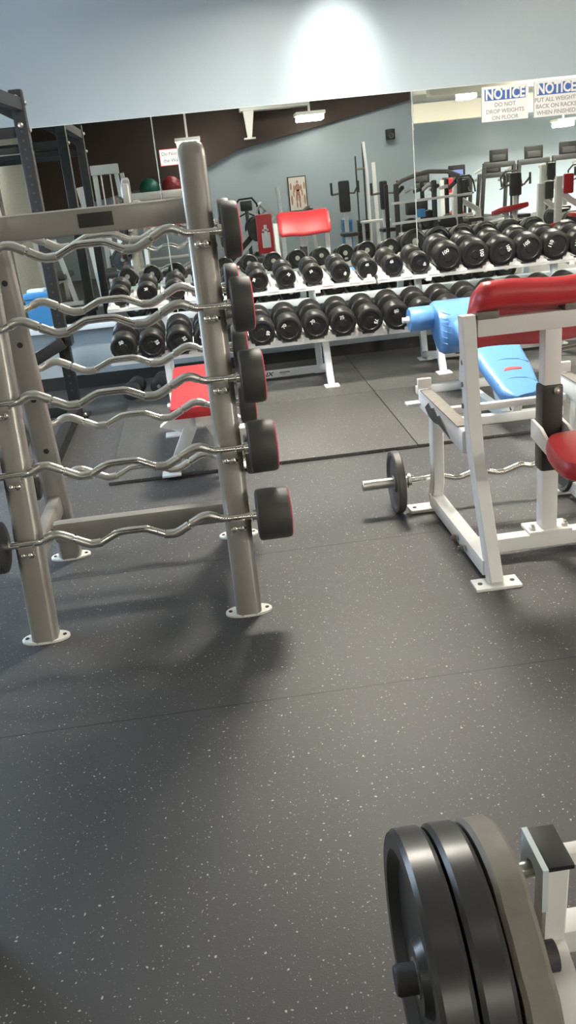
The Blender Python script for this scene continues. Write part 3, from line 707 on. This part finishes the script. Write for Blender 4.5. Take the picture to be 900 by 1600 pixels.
# ------------------------------------------------------------------ blue decline sit-up bench
def blue_bench():
    t = thing('sit_up_bench', (1.6, 4.9, .02), 'blue padded decline sit-up bench on a white frame, behind the preacher bench', 'bench')
    def slab(name, secs, m, th, parent):
        rings = []
        for i, (x, y, z, w) in enumerate(secs):
            a = Vector(secs[max(0, i-1)][:3]); b2 = Vector(secs[min(len(secs)-1, i+1)][:3])
            d = (b2-a).normalized(); sd = d.cross(Vector((0, 0, 1))).normalized(); n = sd.cross(d).normalized()
            c = Vector((x, y, z)); hw = w/2; r = []
            for k in range(24):
                an = 2*PI*k/24; cc, ss = math.cos(an), math.sin(an)
                r.append(c+sd*hw*math.copysign(abs(cc)**(.42), cc)+n*th/2*math.copysign(abs(ss)**(.5), ss))
            rings.append(r)
        return MB().ring_loft(rings).build(name, m, parent, ang=60)
    back = slab('back_pad', [(1.615, 4.335, .205, .13), (1.61, 4.35, .213, .19), (1.605, 4.40, .233, .225), (1.60, 4.55, .30, .265), (1.585, 4.80, .41, .30), (1.575, 5.0, .495, .32), (1.57, 5.03, .505, .30)], M['blue'], .085, t)
    for (x, y, z, w) in ((1.60, 4.43, .289, .235), (1.598, 4.585, .358, .265)):
        MB().tube([(x-w/2+.012, y-.012, z-.012), (x-w/4, y+.012, z+.006), (x, y+.018, z+.010), (x+w/4, y+.012, z+.006), (x+w/2-.012, y-.012, z-.012)], .0035, 6).build('stitching', M['seam'], back)
    MB().prism([(1.555, 4.505, .3265), (1.575, 4.508, .3280), (1.60, 4.512, .3295), (1.66, 4.512, .3290), (1.66, 4.524, .3345), (1.60, 4.532, .3385), (1.57, 4.524, .3350)], (0, -.001, .003)).build('red_emblem', M['redink'], back)
    # upper seat with a creased rounded end
    rings = []
    for i in range(15):
        x = 1.385+i*.027
        rr = [Vector((x, p[0], p[1])) for p in ((5.18, .30), (5.13, .345), (5.115, .42), (5.13, .50), (5.19, .565), (5.28, .592), (5.40, .592), (5.46, .555), (5.46, .47), (5.38, .40), (5.28, .33))]
        k = 1.0 if 0 < i < 14 else .9; c = sum(rr, Vector())/len(rr)
        rings.append([c+(p-c)*k for p in rr])
    seat = MB().ring_loft(rings).build('seat_pad', M['blue'], t, ang=60)
    for k in range(6):
        z = .555-k*.036; y = 5.165-.010*k if z > .48 else 5.125
        MB().tube([(1.384, y-.015, z+.014), (1.41, y-.022-(.01 if k else 0), z+.002), (1.45, y-.018, z-.014)], [.0015, .005, .001], 6).build('crease', M['blue'], seat)
    # roller at the high end
    ro = MB().lathe([(.03, -.09), (.068, -.09), (.075, -.08), (.076, .0), (.075, .08), (.068, .09), (.03, .09)], (1.33, 5.36, .50), (1, 0, 0), 28).build('foam_roller', M['blue'], t)
    MB().lathe([(.018, -.105), (.022, -.10), (.022, -.09)], (1.33, 5.36, .50), (1, 0, 0), 16).build('roller_cap', M['white'], ro)
    MB().tube([(1.20, 5.36, .50), (1.95, 5.36, .50)], .018, 10).build('roller_bar', M['white'], t)
    ro2 = copy_tree(ro, t); ro2.location = (.58, 0, 0)
    # frame
    MB().bar((1.60, 4.40, .15), (1.58, 5.35, .46), .05, .06).build('spine', M['white'], t)
    MB().bar((1.585, 5.30, .44), (1.585, 5.36, .06), .05, .06).build('rear_post', M['white'], t)
    MB().bar((1.27, 5.36, .045), (1.90, 5.36, .045), .05, .05).build('rear_foot', M['white'], t)
    MB().bar((1.585, 5.36, .045), (1.60, 4.58, .045), .05, .05).build('base_rail', M['ledge'], t)
    MB().bar((1.60, 4.62, .045), (1.595, 4.86, .40), .05, .07).build('front_post', M['ledge'], t)
    MB().bar((1.30, 4.58, .045), (1.92, 4.58, .045), .05, .05).build('front_foot', M['white'], t)
    MB().lathe([(.02, 0), (.02, .03), (.014, .035)], (1.555, 5.32, .28), (-1, 0, 0), 12).build('adjuster_knob', M['castdark'], t)
blue_bench()

# ------------------------------------------------------------------ near weight stack and frame, bottom right
def near_stack():
    y, z, r = 1.0, .262, .232
    plate(.222, y, z, r, .054, M['platerub'], 'black glossy weight plate nearest the bar end, bottom right', 'plates at the bottom right', 64, hub=.24)
    plate(.281, y, z, r, .054, M['platerub'], 'black glossy weight plate in the middle of the stack of three', 'plates at the bottom right', 64, hub=.24)
    plate(.340, y, z, r, .052, M['castgrey'], 'grey cast weight plate with set-in grips, next to the white frame', 'plates at the bottom right', 90, hub=.24, grip=True)
    t = thing('plate_loaded_bench', (.55, .9, 0), 'white steel bench frame with a plate horn, cut off at the bottom right corner', 'weight bench')
    po = MB().poly_bar([(.452, 1.062, .402), (.447, 1.062, .20), (.447, 1.062, .012)], .046, .042, (0, 1, 0)).build('post', M['white'], t)
    cap = MB().box((.457, 1.085, .407), (.046, .095, .010), .003).build('post_cap', M['black'], po)
    MB().bar((.457, 1.085, .386), (.457, 1.132, .386), .042, .030).build('latch_arm', M['white'], po)
    # latch plate with a U slot, on the left side
    o = [(1.034, .412), (1.034, .322), (1.044, .322), (1.052, .350), (1.066, .374), (1.086, .384), (1.104, .374), (1.112, .350), (1.114, .338), (1.134, .338), (1.134, .412)]
    MB().prism([(.424, a, b) for a, b in o], (.010, 0, 0)).build('latch_plate', M['ledge'], t)
    MB().lathe([(.012, -.02), (.014, -.018), (.014, .02), (.010, .022)], (.425, 1.10, .352), (1, 0, 0), 14).build('latch_pin', M['steel'], t)
    MB().lathe([(.001, -.162), (.022, -.160), (.025, -.155), (.025, .11)], (.325, y, z), (1, 0, 0), 24).build('horn', M['castdark'], t)
    MB().bar((.447, 1.055, .218), (.405, .70, .218), .046, .062).build('side_rail', M['white'], t)
    MB().bar((.405, .72, .218), (.40, .25, .218), .046, .062).build('side_rail', M['white'], t)
    MB().bar((.447, 1.065, .235), (1.15, 1.065, .235), .05, .05).build('cross_rail', M['white'], t)
    MB().bar((.47, 1.10, .372), (1.10, 1.10, .372), .028, .028).build('cross_rail', M['white'], t)
    for p in ((.405, .29), (1.13, 1.065), (1.13, .29)):
        MB().bar((p[0], p[1], .012), (p[0], p[1], .20), .05, .05, up=(0, 1, 0)).build('leg', M['white'], t)
        MB().box((p[0], p[1], .006), (.11, .09, .012), .003).build('foot', M['white'], t)
    MB().box((.447, 1.062, .006), (.12, .10, .012), .003).build('foot', M['white'], t)
    MB().bar((.405, .29, .218), (1.15, .29, .218), .05, .05).build('cross_rail', M['white'], t)
    MB().bar((1.13, 1.05, .218), (1.13, .29, .218), .05, .05).build('side_rail', M['white'], t)
near_stack()

#REAR#
# ------------------------------------------------------------------ the room behind the camera, seen in the mirrors
def poster():
    y = YB1+.005
    t = thing('framed_poster', (2.1, y, .9), 'black framed anatomy poster on the blue back wall, seen in the mirror', 'poster')
    MB().box((2.095, y+.012, 1.215), (.37, .022, .66), .003).build('frame', M['black'], t)
    MB().box((2.095, y+.0245, 1.215), (.335, .003, .625)).build('sheet', M['paper'], t)
    f = MB(); z0 = y+.0262
    def blob(cx, cz, rx, rz): f.prism([(cx+rx*math.cos(a*PI/8), z0, cz+rz*math.sin(a*PI/8)) for a in range(16)], (0, .001, 0))
    blob(2.10, 1.44, .022, .03); blob(2.10, 1.33, .055, .075); blob(2.10, 1.24, .038, .06)
    for s in (-1, 1):
        blob(2.10+s*.07, 1.32, .016, .07); blob(2.10+s*.085, 1.22, .013, .06); blob(2.10+s*.027, 1.14, .022, .085); blob(2.10+s*.03, 1.01, .016, .07)
        blob(2.10+s*.13, 1.10, .02, .10); blob(2.10+s*.135, 1.36, .018, .07)
    f.build('figure', M['skin'], t)
poster()
t = thing('wall_speaker', (4.02, -4.9, 2.04), 'small black loudspeaker high on the blue back wall, seen in the mirror', 'speaker')
MB().box((4.02, -4.87, 2.135), (.16, .16, .19), .012).build('cabinet', M['black'], t)
MB().lathe([(.055, 0), (.05, .006), (.02, -.002), (.001, .004)], (4.02, -4.791, 2.11), (0, 1, 0), 20).build('cone', M['vinyl'], t)
MB().bar((4.02, -5.0, 2.15), (4.02, -4.93, 2.15), .04, .04).build('wall_bracket', M['black'], t)

t = thing('ceiling_duct', (1.7, -4.4, 2.75), 'pale boxed duct with a hanging bracket under the dark slope, seen in the mirror', 'duct')
MB().box((1.72, -4.5, 2.86), (1.3, .3, .2), .02).build('duct', M['lampbody'], t)
MB().prism([(1.13, -4.45, 2.76), (1.33, -4.45, 2.76), (1.25, -4.45, 2.30), (1.17, -4.45, 2.30)], (0, .1, 0)).build('hanger', M['lampbody'], t)
MB().box((1.21, -4.40, 2.285), (.22, .14, .03), .008).build('hanger_foot', M['lampbody'], t)

def floor_frame(t, x0, x1, y0, y1, m='white'):
    for x in (x0, x1): MB().bar((x, y0, .035), (x, y1, .035), .06, .06).build('base_rail', M[m], t)
    MB().bar((x0, (y0+y1)/2, .035), (x1, (y0+y1)/2, .035), .06, .06).build('base_crossbar', M[m], t)

def chest_machine():
    y = -1.5
    t = thing('chest_press', (1.3, y, 0), 'white machine with red upright pad, white card and a tall pole, seen in the mirror', 'exercise machine')
    floor_frame(t, .95, 1.5, y-.5, y+.35)
    MB().box((1.10, y, .66), (.27, .07, .62), .03).build('back_pad', M['red'], t)
    MB().box((1.11, y+.045, .56), (.14, .012, .24), .004).build('white_card', M['signw'], t)
    MB().bar((1.11, y+.05, .60), (1.11, y+.05, .80), .05, .03, up=(0, 1, 0)).build('card_bracket', M['white'], t)
    MB().box((1.11, y+.05, .72), (.10, .03, .03), .004).build('card_clip', M['white'], t)
    MB().bar((1.10, y-.06, .03), (1.10, y-.06, .95), .06, .06, up=(0, 1, 0)).build('pad_post', M['white'], t)
    MB().tube([(1.40, y, .03), (1.40, y, .85), (1.37, y, 1.36)], .030, 12).build('pole', M['white'], t)
    MB().bar((1.40, y, .6), (1.40, y, .02), .07, .07, up=(0, 1, 0)).build('pole_sleeve', M['white'], t)
chest_machine()

def leg_press():
    t = thing('leg_press', (.9, -2.5, 0), 'grey leg press with a long inclined sled and white rails, seen in the mirror', 'exercise machine')
    a, b = Vector((.36, -2.5, .10)), Vector((1.30, -2.5, .95))
    n = Vector((-.67, 0, .74))
    for s in (-.28, .28):
        o = Vector((0, s, 0))
        MB().bar(a+o+n*.07, b+o+n*.07, .05, .05).build('sled_rail', M['white'], t)
        MB().bar(a+o-n*.07, b+o-n*.07, .05, .05).build('sled_rail', M['white'], t)
    MB().bar(a, b, .5, .10).build('sled_bed', M['vinyl'], t)
    MB().bar(a-n*.10, a+n*.12, .62, .06).build('end_plate', M['white'], t)
    MB().bar(b-n*.05, b+n*.25, .62, .06).build('foot_plate', M['lampbody'], t)
    MB().bar((1.25, -2.5, .03), (1.25, -2.5, .9), .07, .07, up=(0, 1, 0)).build('rear_post', M['white'], t)
    MB().bar((.3, -2.5, .035), (1.5, -2.5, .035), .08, .07).build('base_rail', M['white'], t)
    for s in (-.42, .42):
        MB().lathe([(.03, -.02), (.2, -.02), (.21, 0), (.2, .02), (.03, .02)], (1.06, -2.5+s, .72), (0, 1, 0), 28).build('loaded_plate', M['castdark'], t)
    MB().tube([(1.02, -2.25, 1.0), (1.12, -2.25, 1.12), (1.2, -2.25, 1.02)], .016, 8).build('handle', M['white'], t)
    MB().tube([(1.06, -2.7, .95), (1.16, -2.7, 1.14)], .016, 8).build('handle', M['white'], t)
leg_press()

def incline():
    t = thing('incline_bench', (1.9, -3.5, 0), 'dark incline bench tipped up on a white frame under the poster, seen in the mirror', 'bench')
    MB().bar((1.66, -3.5, .58), (2.16, -3.5, .94), .45, .16, .04).build('back_pad', M['vinyl'], t)
    MB().bar((2.0, -3.5, .03), (2.02, -3.5, .76), .06, .06, up=(0, 1, 0)).build('support', M['white'], t)
    MB().bar((2.22, -3.5, .03), (2.12, -3.5, .84), .06, .05, up=(0, 1, 0)).build('support', M['white'], t)
    MB().bar((1.3, -3.5, .035), (2.4, -3.5, .035), .07, .06).build('base_rail', M['white'], t)
    MB().bar((1.63, -3.3, .60), (2.13, -3.3, .97), .04, .04).build('side_rail', M['white'], t)
incline()

def elliptical(loc, label):
    x, y = loc
    t = thing('elliptical_trainer', (x, y, 0), label, 'exercise machine')
    MB().box((x, y, .09), (.55, 1.5, .16), .05).build('base', M['vinyl'], t)
    MB().tube([(x, y+.3, .1), (x, y+.35, .8), (x, y+.33, 1.02)], .035, 10).build('column', M['vinyl'], t)
    MB().tube([(x-.20, y+.3, .92), (x-.22, y+.3, 1.12), (x-.12, y+.3, 1.22), (x+.12, y+.3, 1.23), (x+.2, y+.3, 1.12), (x+.24, y+.3, .90)], .018, 8).build('handlebar', M['black'], t)
    MB().box((x, y+.34, 1.10), (.22, .05, .18), .02).build('console', M['castdark'], t)
    MB().tube([(x-.24, y+.3, .88), (x, y+.33, .98), (x+.2, y+.3, .88)], .014, 8).build('inner_handle', M['black'], t)
    for s in (-1, 1): MB().bar((x+s*.17, y-.6, .2), (x+s*.17, y+.2, .28), .12, .05).build('pedal_arm', M['lampbody'], t)
elliptical((.96, -4.0), 'dark elliptical trainer with a looped handlebar by the back wall, seen in the mirror')

def fly_machine(x, y, w, z0, z1, label):
    t = thing('pad_machine', (x, y, 0), label, 'exercise machine')
    MB().box((x, y, (z0+z1)/2), (w, .09, z1-z0), .035).build('back_pad', M['vinyl'], t)
    MB().bar((x+.02, y-.09, .03), (x+.02, y-.09, z1-.08), .07, .07, up=(0, 1, 0)).build('column', M['white'], t)
    MB().box((x, y+.25, .46), (.28, .34, .07), .03).build('seat', M['vinyl'], t)
    MB().bar((x, y+.25, .03), (x, y+.25, .43), .06, .06, up=(0, 1, 0)).build('seat_post', M['white'], t)
    MB().bar((x, y-.35, .035), (x, y+.5, .035), .07, .06).build('base_rail', M['white'], t)
    MB().bar((x-.35, y-.3, .035), (x+.35, y-.3, .035), .07, .06).build('base_crossbar', M['white'], t)
    for s in (-1, 1): MB().tube([(x, y-.1, z1-.2), (x+s*.2, y-.1, z1-.22), (x+s*.24, y+.1, z1-.1)], .02, 8).build('arm', M['castgrey'], t)
    for s in (-1, 1): MB().tube([(x+s*.24, y+.1, z1-.22), (x+s*.24, y+.1, z1-.02)], .022, 8).build('grip', M['vinyl'], t)
fly_machine(2.67, -2.75, .20, .83, 1.36, 'machine with tall charcoal back pad right of the red arm pad, in the mirror')
fly_machine(3.42, -2.95, .14, .80, 1.29, 'machine with a narrow charcoal back pad beside the cable tower, seen in the mirror')

def cable_tower(x, y, label):
    t = thing('cable_tower', (x, y, 0), label, 'exercise machine')
    MB().tube([(x-.17, y, .02), (x-.17, y, 1.78)], .016, 8).build('guide_rod', M['castdark'], t)
    MB().tube([(x-.02, y, .02), (x-.02, y, 2.0)], .018, 8).build('guide_rod', M['castdark'], t)
    MB().tube([(x+.03, y+.05, .02), (x+.03, y+.05, 1.45), (x-.01, y+.05, 2.02)], .028, 10).build('upright', M['lampbody'], t)
    MB().bar((x+.2, y, .02), (x+.17, y, 1.64), .07, .05, up=(0, 1, 0)).build('upright', M['white'], t)
    MB().box((x+.02, y, .035), (.75, .6, .06), .01).build('base', M['white'], t)
    b = MB()
    for k in range(12): b.box((x-.09, y, .10+k*.045), (.24, .14, .04), .004)
    b.build('weight_stack', M['castdark'], t)
    MB().tube([(x-.17, y, 1.55), (x-.02, y, 1.55), (x+.03, y+.05, 1.55)], .02, 8).build('pulley_arm', M['castgrey'], t)
    MB().box((x+.1, y+.25, .58), (.55, .3, .05), .015).build('shelf', M['lampbody'], t)
    for s in (-.14, .34): MB().bar((x+s, y+.25, .04), (x+s, y+.25, .56), .05, .05, up=(0, 1, 0)).build('shelf_leg', M['lampbody'], t)
cable_tower(3.34, -4.2, 'tall thin cable tower of rods against the blue wall, seen in the mirror')

def bin_(x, y, w, d, h, label):
    t = thing('storage_bin', (x, y, 0), label, 'bin')
    b = MB(); b.ring_loft([[Vector((x+sx*w/2*k, y+sy*d/2*k, z)) for sx, sy in ((-1, -1), (1, -1), (1, 1), (-1, 1))] for z, k in ((0.0, .9), (h*.86, 1.0))]); b.build('body', M['bluebox'], t)
    MB().box((x, y, h*.93), (w*1.06, d*1.06, h*.13), .01).build('lid', M['bluebox'], t)
    MB().box((x-.02, y, h+.01), (w*.7, d*.5, .03), .006).build('folded_cloth', M['signw'], t)
bin_(2.80, -3.5, .16, .3, .68, 'blue bin on the floor beside the charcoal pad machine, seen in the mirror')
bin_(-1.86, 3.2, .26, .4, .50, 'blue bin with folded white cloth on top, at the left edge of the mirror')

def cage(x0, x1, y, label):
    t = thing('multi_station', ((x0+x1)/2, y, 0), label, 'exercise machine')
    for x in (x0, (x0+x1)/2+.1, x1):
        MB().bar((x, y, .02), (x, y, 1.22), .08, .08, .02, up=(0, 1, 0)).build('upright', M['castdark'], t)
        MB().bar((x, y-.8, .02), (x, y-.8, 1.22), .07, .07, .02, up=(0, 1, 0)).build('upright', M['castdark'], t)
    MB().tube([(x0-.02, y, 1.18), (x0+.1, y, 1.26), (x0+.35, y, 1.33), ((x0+x1)/2, y, 1.36), (x1-.2, y, 1.33), (x1, y, 1.24)], .035, 10).build('top_bar', M['castgrey'], t)
    for z in (.60, .92):
        MB().bar((x0-.1, y+.02, z), (x1+.2, y+.02, z+.03), .05, .04).build('cross_bar', M['lampbody'], t)
    MB().bar((x0, y+.05, .42), (x1+.3, y+.05, .42), .06, .06).build('cross_bar', M['white'], t)
    for k in range(7):
        MB().bar((x0+.1+k*.15, y-.4, 1.06+.02*(k % 2)), (x0+.16+k*.15, y-.2, 1.16-.03*(k % 3)), .05, .05).build('hanging_grip', M['white'] if k % 2 else M['vinyl'], t)
    for k in range(3):
        MB().lathe([(.03, -.03), (.15, -.03), (.16, 0), (.15, .03), (.03, .03)], (x0+.28+k*.33, y-.3, .50+.1*(k % 2)), (.2, 1, 0), 24).build('loaded_plate', M['castdark'], t)
    MB().box((x0+.45, y-.5, .80), (.36, .2, .22), .03).build('seat_pad', M['vinyl'], t)
    MB().box((x0+.42, y-.1, .72), (.16, .05, .13), .01).build('blue_tag', M['bluebox'], t)
cage(3.33, 4.40, -1.5, 'dark multi-station frame with a curved top bar, right of the wall corner in the mirror')

def treadmill(x, y, z1, label, screen=False, group='cardio machines along the far wall'):
    t = thing('treadmill', (x, y, 0), label, 'treadmill', group)
    MB().box((x, y, .13), (.75, 1.7, .14), .04).build('deck', M['vinyl'], t)
    MB().box((x, y, .205), (.5, 1.5, .012), .003).build('belt', M['black'], t)
    for s in (-1, 1):
        MB().bar((x+s*.36, y+.55, .15), (x+s*.34, y+.78, z1-.22), .07, .10, up=(0, 1, 0)).build('upright', M['castdark'], t)
        MB().tube([(x+s*.36, y+.72, z1-.25), (x+s*.36, y+.15, z1-.33)], .03, 8).build('handrail', M['lampbody'], t)
    MB().box((x, y+.75, z1-.2), (.74, .1, .12), .03).build('control_panel', M['castdark'], t)
    c = MB().box((x, y+.75, z1-.02), (.42, .07, .28), .025).build('monitor', M['black'], t)
    MB().box((x, y+.712, z1-.01), (.34, .006, .2), .003).build('screen', M['screen'] if screen else M['vinyl'], c)
    MB().box((x, y+.787, z1-.05), (.3, .006, .12), .003).build('rear_badge', M['castdark'] if not screen else M['screen'], c)
pl = ('rear row, left', 'rear row, with a lit screen', 'rear row, right', 'front row, left', 'front row, middle', 'front row, right')
for k, (x, y, z1, sc) in enumerate(((5.6, -9.6, 1.30, False), (6.5, -9.6, 1.36, True), (7.4, -9.6, 1.36, False), (6.85, -7.5, 1.58, False), (7.65, -7.5, 1.58, False), (8.45, -7.5, 1.60, False))):
    treadmill(x, y, z1, 'grey treadmill in the far bay, seen in the mirror, %s' % pl[k], sc)

def white_station(x, y, label, h=1.09, padc='red'):
    t = thing('arm_machine', (x, y, 0), label, 'exercise machine')
    MB().bar((x-.15, y, .02), (x-.12, y, h-.02), .11, .09, .01, up=(0, 1, 0)).build('column', M['white'], t)
    MB().poly_bar([(x-.12, y, h-.25), (x+.06, y, h-.40), (x+.30, y, h-.55), (x+.34, y, .1)], .08, .09, (0, 1, 0)).build('swing_frame', M['white'], t)
    MB().box((x+.02, y+.06, h-.15), (.17, .07, .32), .03).build('back_pad', M[padc], t)
    MB().box((x+.12, y+.3, .46), (.3, .34, .07), .03).build('seat', M[padc], t)
    MB().bar((x+.12, y+.3, .02), (x+.12, y+.3, .43), .06, .06, up=(0, 1, 0)).build('seat_post', M['white'], t)
    floor_frame(t, x-.2, x+.35, y-.3, y+.45)
    for s in (0, 1): MB().lathe([(.03, -.03), (.16, -.03), (.17, 0), (.16, .03), (.03, .03)], (x+.2, y-.25+s*.1, .34), (0, 1, 0), 24).build('loaded_plate', M['castdark'], t)
white_station(6.22, -1.5, 'white arm machine with a red pad at the right edge of the mirror', 1.10)
white_station(5.0, -3.4, 'white arm machine with a charcoal pad behind the red bench, seen in the mirror', 1.16, 'vinyl')
white_station(7.0, -4.2, 'white arm machine with a charcoal pad in the far bay, seen in the mirror', 1.30, 'vinyl')

def red_small_bench(x, y, z, w, label):
    t = thing('flat_bench', (x, y, 0), label, 'bench')
    MB().box((x, y, z), (w, .5, .08), .03, Euler((R(8), R(-6), 0))).build('pad', M['red'], t)
    MB().bar((x-.1, y, .03), (x-.05, y, z-.04), .06, .06, up=(0, 1, 0)).build('leg', M['white'], t)
    MB().bar((x+.15, y, .03), (x+.08, y, z-.04), .06, .06, up=(0, 1, 0)).build('leg', M['white'], t)
    MB().bar((x-.3, y, .035), (x+.3, y, .035), .07, .06).build('base_rail', M['white'], t)
red_small_bench(5.25, -1.5, .64, .50, 'red padded bench, the higher of two at the right in the mirror')
red_small_bench(4.50, -.8, .38, .24, 'small red stool pad, the lower of two at the right in the mirror')
red_small_bench(3.75, -.5, .36, .3, 'small red stool pad in front of the multi-station, seen in the mirror')

def smith():
    y = -1.0
    t = thing('smith_machine', (-1.3, y, 0), 'tall white machine frame behind the black rack, seen in the mirror', 'exercise machine')
    MB().box((-1.29, y, 1.86), (.42, .14, .14), .01).build('head_beam', M['white'], t)
    MB().bar((-1.45, y, .02), (-1.45, y, 1.84), .07, .07, up=(0, 1, 0)).build('upright', M['white'], t)
    MB().bar((-1.02, y, .02), (-1.13, y, 1.88), .06, .08, up=(0, 1, 0)).build('upright', M['white'], t)
    MB().bar((-.92, y-.3, .02), (-1.06, y-.3, 1.80), .06, .08, up=(0, 1, 0)).build('upright', M['white'], t)
    for k in range(2): MB().tube([(-1.36+k*.14, y, .1), (-1.36+k*.14, y, 1.8)], .012, 8).build('guide_rod', M['steel'], t)
    b = MB()
    for k in range(10): b.box((-1.29, y, .12+k*.05), (.26, .16, .045), .004)
    b.build('weight_stack', M['castdark'], t)
    floor_frame(t, -1.5, -.9, y-.5, y+.4)
    for x in (-1.18, -1.02): MB().tube([(x, y+.05, 1.3), (x+.02, y+.05, 1.4), (x+.07, y+.05, 1.33)], .02, 8).build('hook', M['white'], t)
    MB().box((-1.66, y+.1, 1.42), (.12, .1, .45), .02, Euler((0, R(-8), 0))).build('counterweight', M['white'], t)
smith()

def ball_rack():
    t = thing('ball_rack', (-.6, -4.3, 0), 'tall rack carrying exercise balls by the back wall, seen in the mirror', 'rack')
    for x in (-1.0, -.2):
        for y in (-4.5, -4.1): MB().bar((x, y, 0), (x, y, 1.40), .04, .04, up=(0, 1, 0)).build('post', M['lampbody'], t)
    for z in (.3, .85, 1.38): MB().box((-.6, -4.3, z), (.84, .44, .03), .005).build('shelf', M['lampbody'], t)
    for x, m, l in ((-.80, 'green', 'dark green exercise ball on the tall rack, seen in the mirror'), (-.38, 'redball', 'dark red exercise ball on the tall rack, seen in the mirror')):
        b = thing('exercise_ball', (x, -4.3, 1.395), l, 'ball', 'exercise balls')
        MB().sphere((x, -4.3, 1.582), .187, 32).build('ball', M[m], b)
        MB().lathe([(.012, 0), (.012, .004)], (x+.05, -4.12, 1.60), (.25, 1, .1), 10).build('valve', M['castgrey'], b)
ball_rack()

def plate_tree(x, y, label, peg=((.66, 0.0), (.34, .0))):
    t = thing('plate_tree', (x, y, 0), label, 'plate rack')
    for s in (-1, 1): MB().bar((x+s*.05, y, .02), (x+s*.02, y, .95), .05, .06, up=(0, 1, 0)).build('post', M['white'], t)
    MB().bar((x-.25, y, .03), (x+.25, y, .03), .06, .06).build('base_rail', M['white'], t)
    MB().bar((x, y-.3, .03), (x, y+.3, .03), .06, .06).build('base_rail', M['white'], t)
    MB().bar((x-.02, y, .80), (x+.30, y, .80), .05, .05).build('top_arm', M['white'], t)
    MB().bar((x+.30, y, .02), (x+.30, y, .80), .05, .05, up=(0, 1, 0)).build('end_post', M['white'], t)
    for i, (z, o) in enumerate(peg): MB().tube([(x, y-.05, z), (x, y+.24, z)], .022, 10).build('peg', M['steel'], t)
    for i, (z, o) in enumerate(peg):
        q = thing('weight_plate', (x, y+.12, z-.15), 'dark weight plate on the white plate tree seen at left in the mirror, %s' % ('upper' if i == 0 else 'lower'), 'weight plate', 'plates on the plate tree')
        MB().lathe([(.026, -.02), (.05, -.02), (.055, -.008), (.12, -.008), (.125, -.02), (.148, -.02), (.15, 0), (.148, .02), (.125, .02), (.12, .008), (.055, .008), (.05, .02), (.026, .02)], (x, y+.12, z), (0, 1, 0), 32).build('disc', M['castdark'], q)
        MB().lathe([(.026, -.022), (.034, -.022), (.034, .022), (.026, .022)], (x, y+.12, z), (0, 1, 0), 20).build('hub_ring', M['castgrey'], q)
plate_tree(-1.0, 1.5, 'white plate tree with a squared side frame, seen low at left in the mirror')

def bench_press(x, y, label):
    t = thing('press_bench', (x, y, 0), label, 'bench')
    MB().bar((x-.02, y, .02), (x-.10, y, 1.1), .07, .08, up=(0, 1, 0)).build('upright', M['white'], t)
    MB().bar((x+.34, y-.1, .02), (x+.16, y-.1, .95), .07, .05, up=(0, 1, 0)).build('upright', M['white'], t)
    MB().box((x+.12, y-.4, .42), (.28, 1.0, .08), .03).build('pad', M['vinyl'], t)
    MB().bar((x+.12, y-.8, .03), (x+.12, y-.8, .38), .06, .06, up=(0, 1, 0)).build('leg', M['white'], t)
    MB().bar((x+.12, y-.9, .35), (x+.12, y+.05, .35), .05, .05).build('spine', M['white'], t)
    MB().bar((x-.15, y, .035), (x+.45, y, .035), .07, .06).build('base_rail', M['white'], t)
    MB().box((x+.02, y+.05, .92), (.05, .02, .09), .005).build('tag', M['yellow'], t)
bench_press(-1.42, .60, 'white press bench with slanted uprights and yellow tag, seen at left in the mirror')
bench_press(-2.25, .1, 'white press bench against the corrugated wall, seen at left in the mirror')
for (x, y), l in (((5.55, -5.4), 'dark elliptical trainer just past the wall corner in the mirror'), ((6.65, -5.7), 'dark elliptical trainer in the middle of the far bay, seen in the mirror'), ((7.9, -5.2), 'dark elliptical trainer in front of the right treadmill, seen in the mirror')):
    elliptical((x, y), l)
fly_machine(5.85, -2.9, .22, .80, 1.20, 'machine with a broad charcoal pad left of the white arm machine, in the mirror')
fly_machine(7.4, -2.3, .22, .90, 1.35, 'machine with a charcoal pad at the right edge of the mirror, behind the dumbbells')
white_station(6.6, -3.3, 'white arm machine with a charcoal pad in the mirror, left of the red padded one', 0.98, 'vinyl')
white_station(5.75, -7.0, 'white arm machine with a red pad in the far bay, seen in the mirror', 1.20, 'red')
red_small_bench(5.7, -.7, .34, .30, 'small red stool pad at the right in the mirror, below the red padded bench')
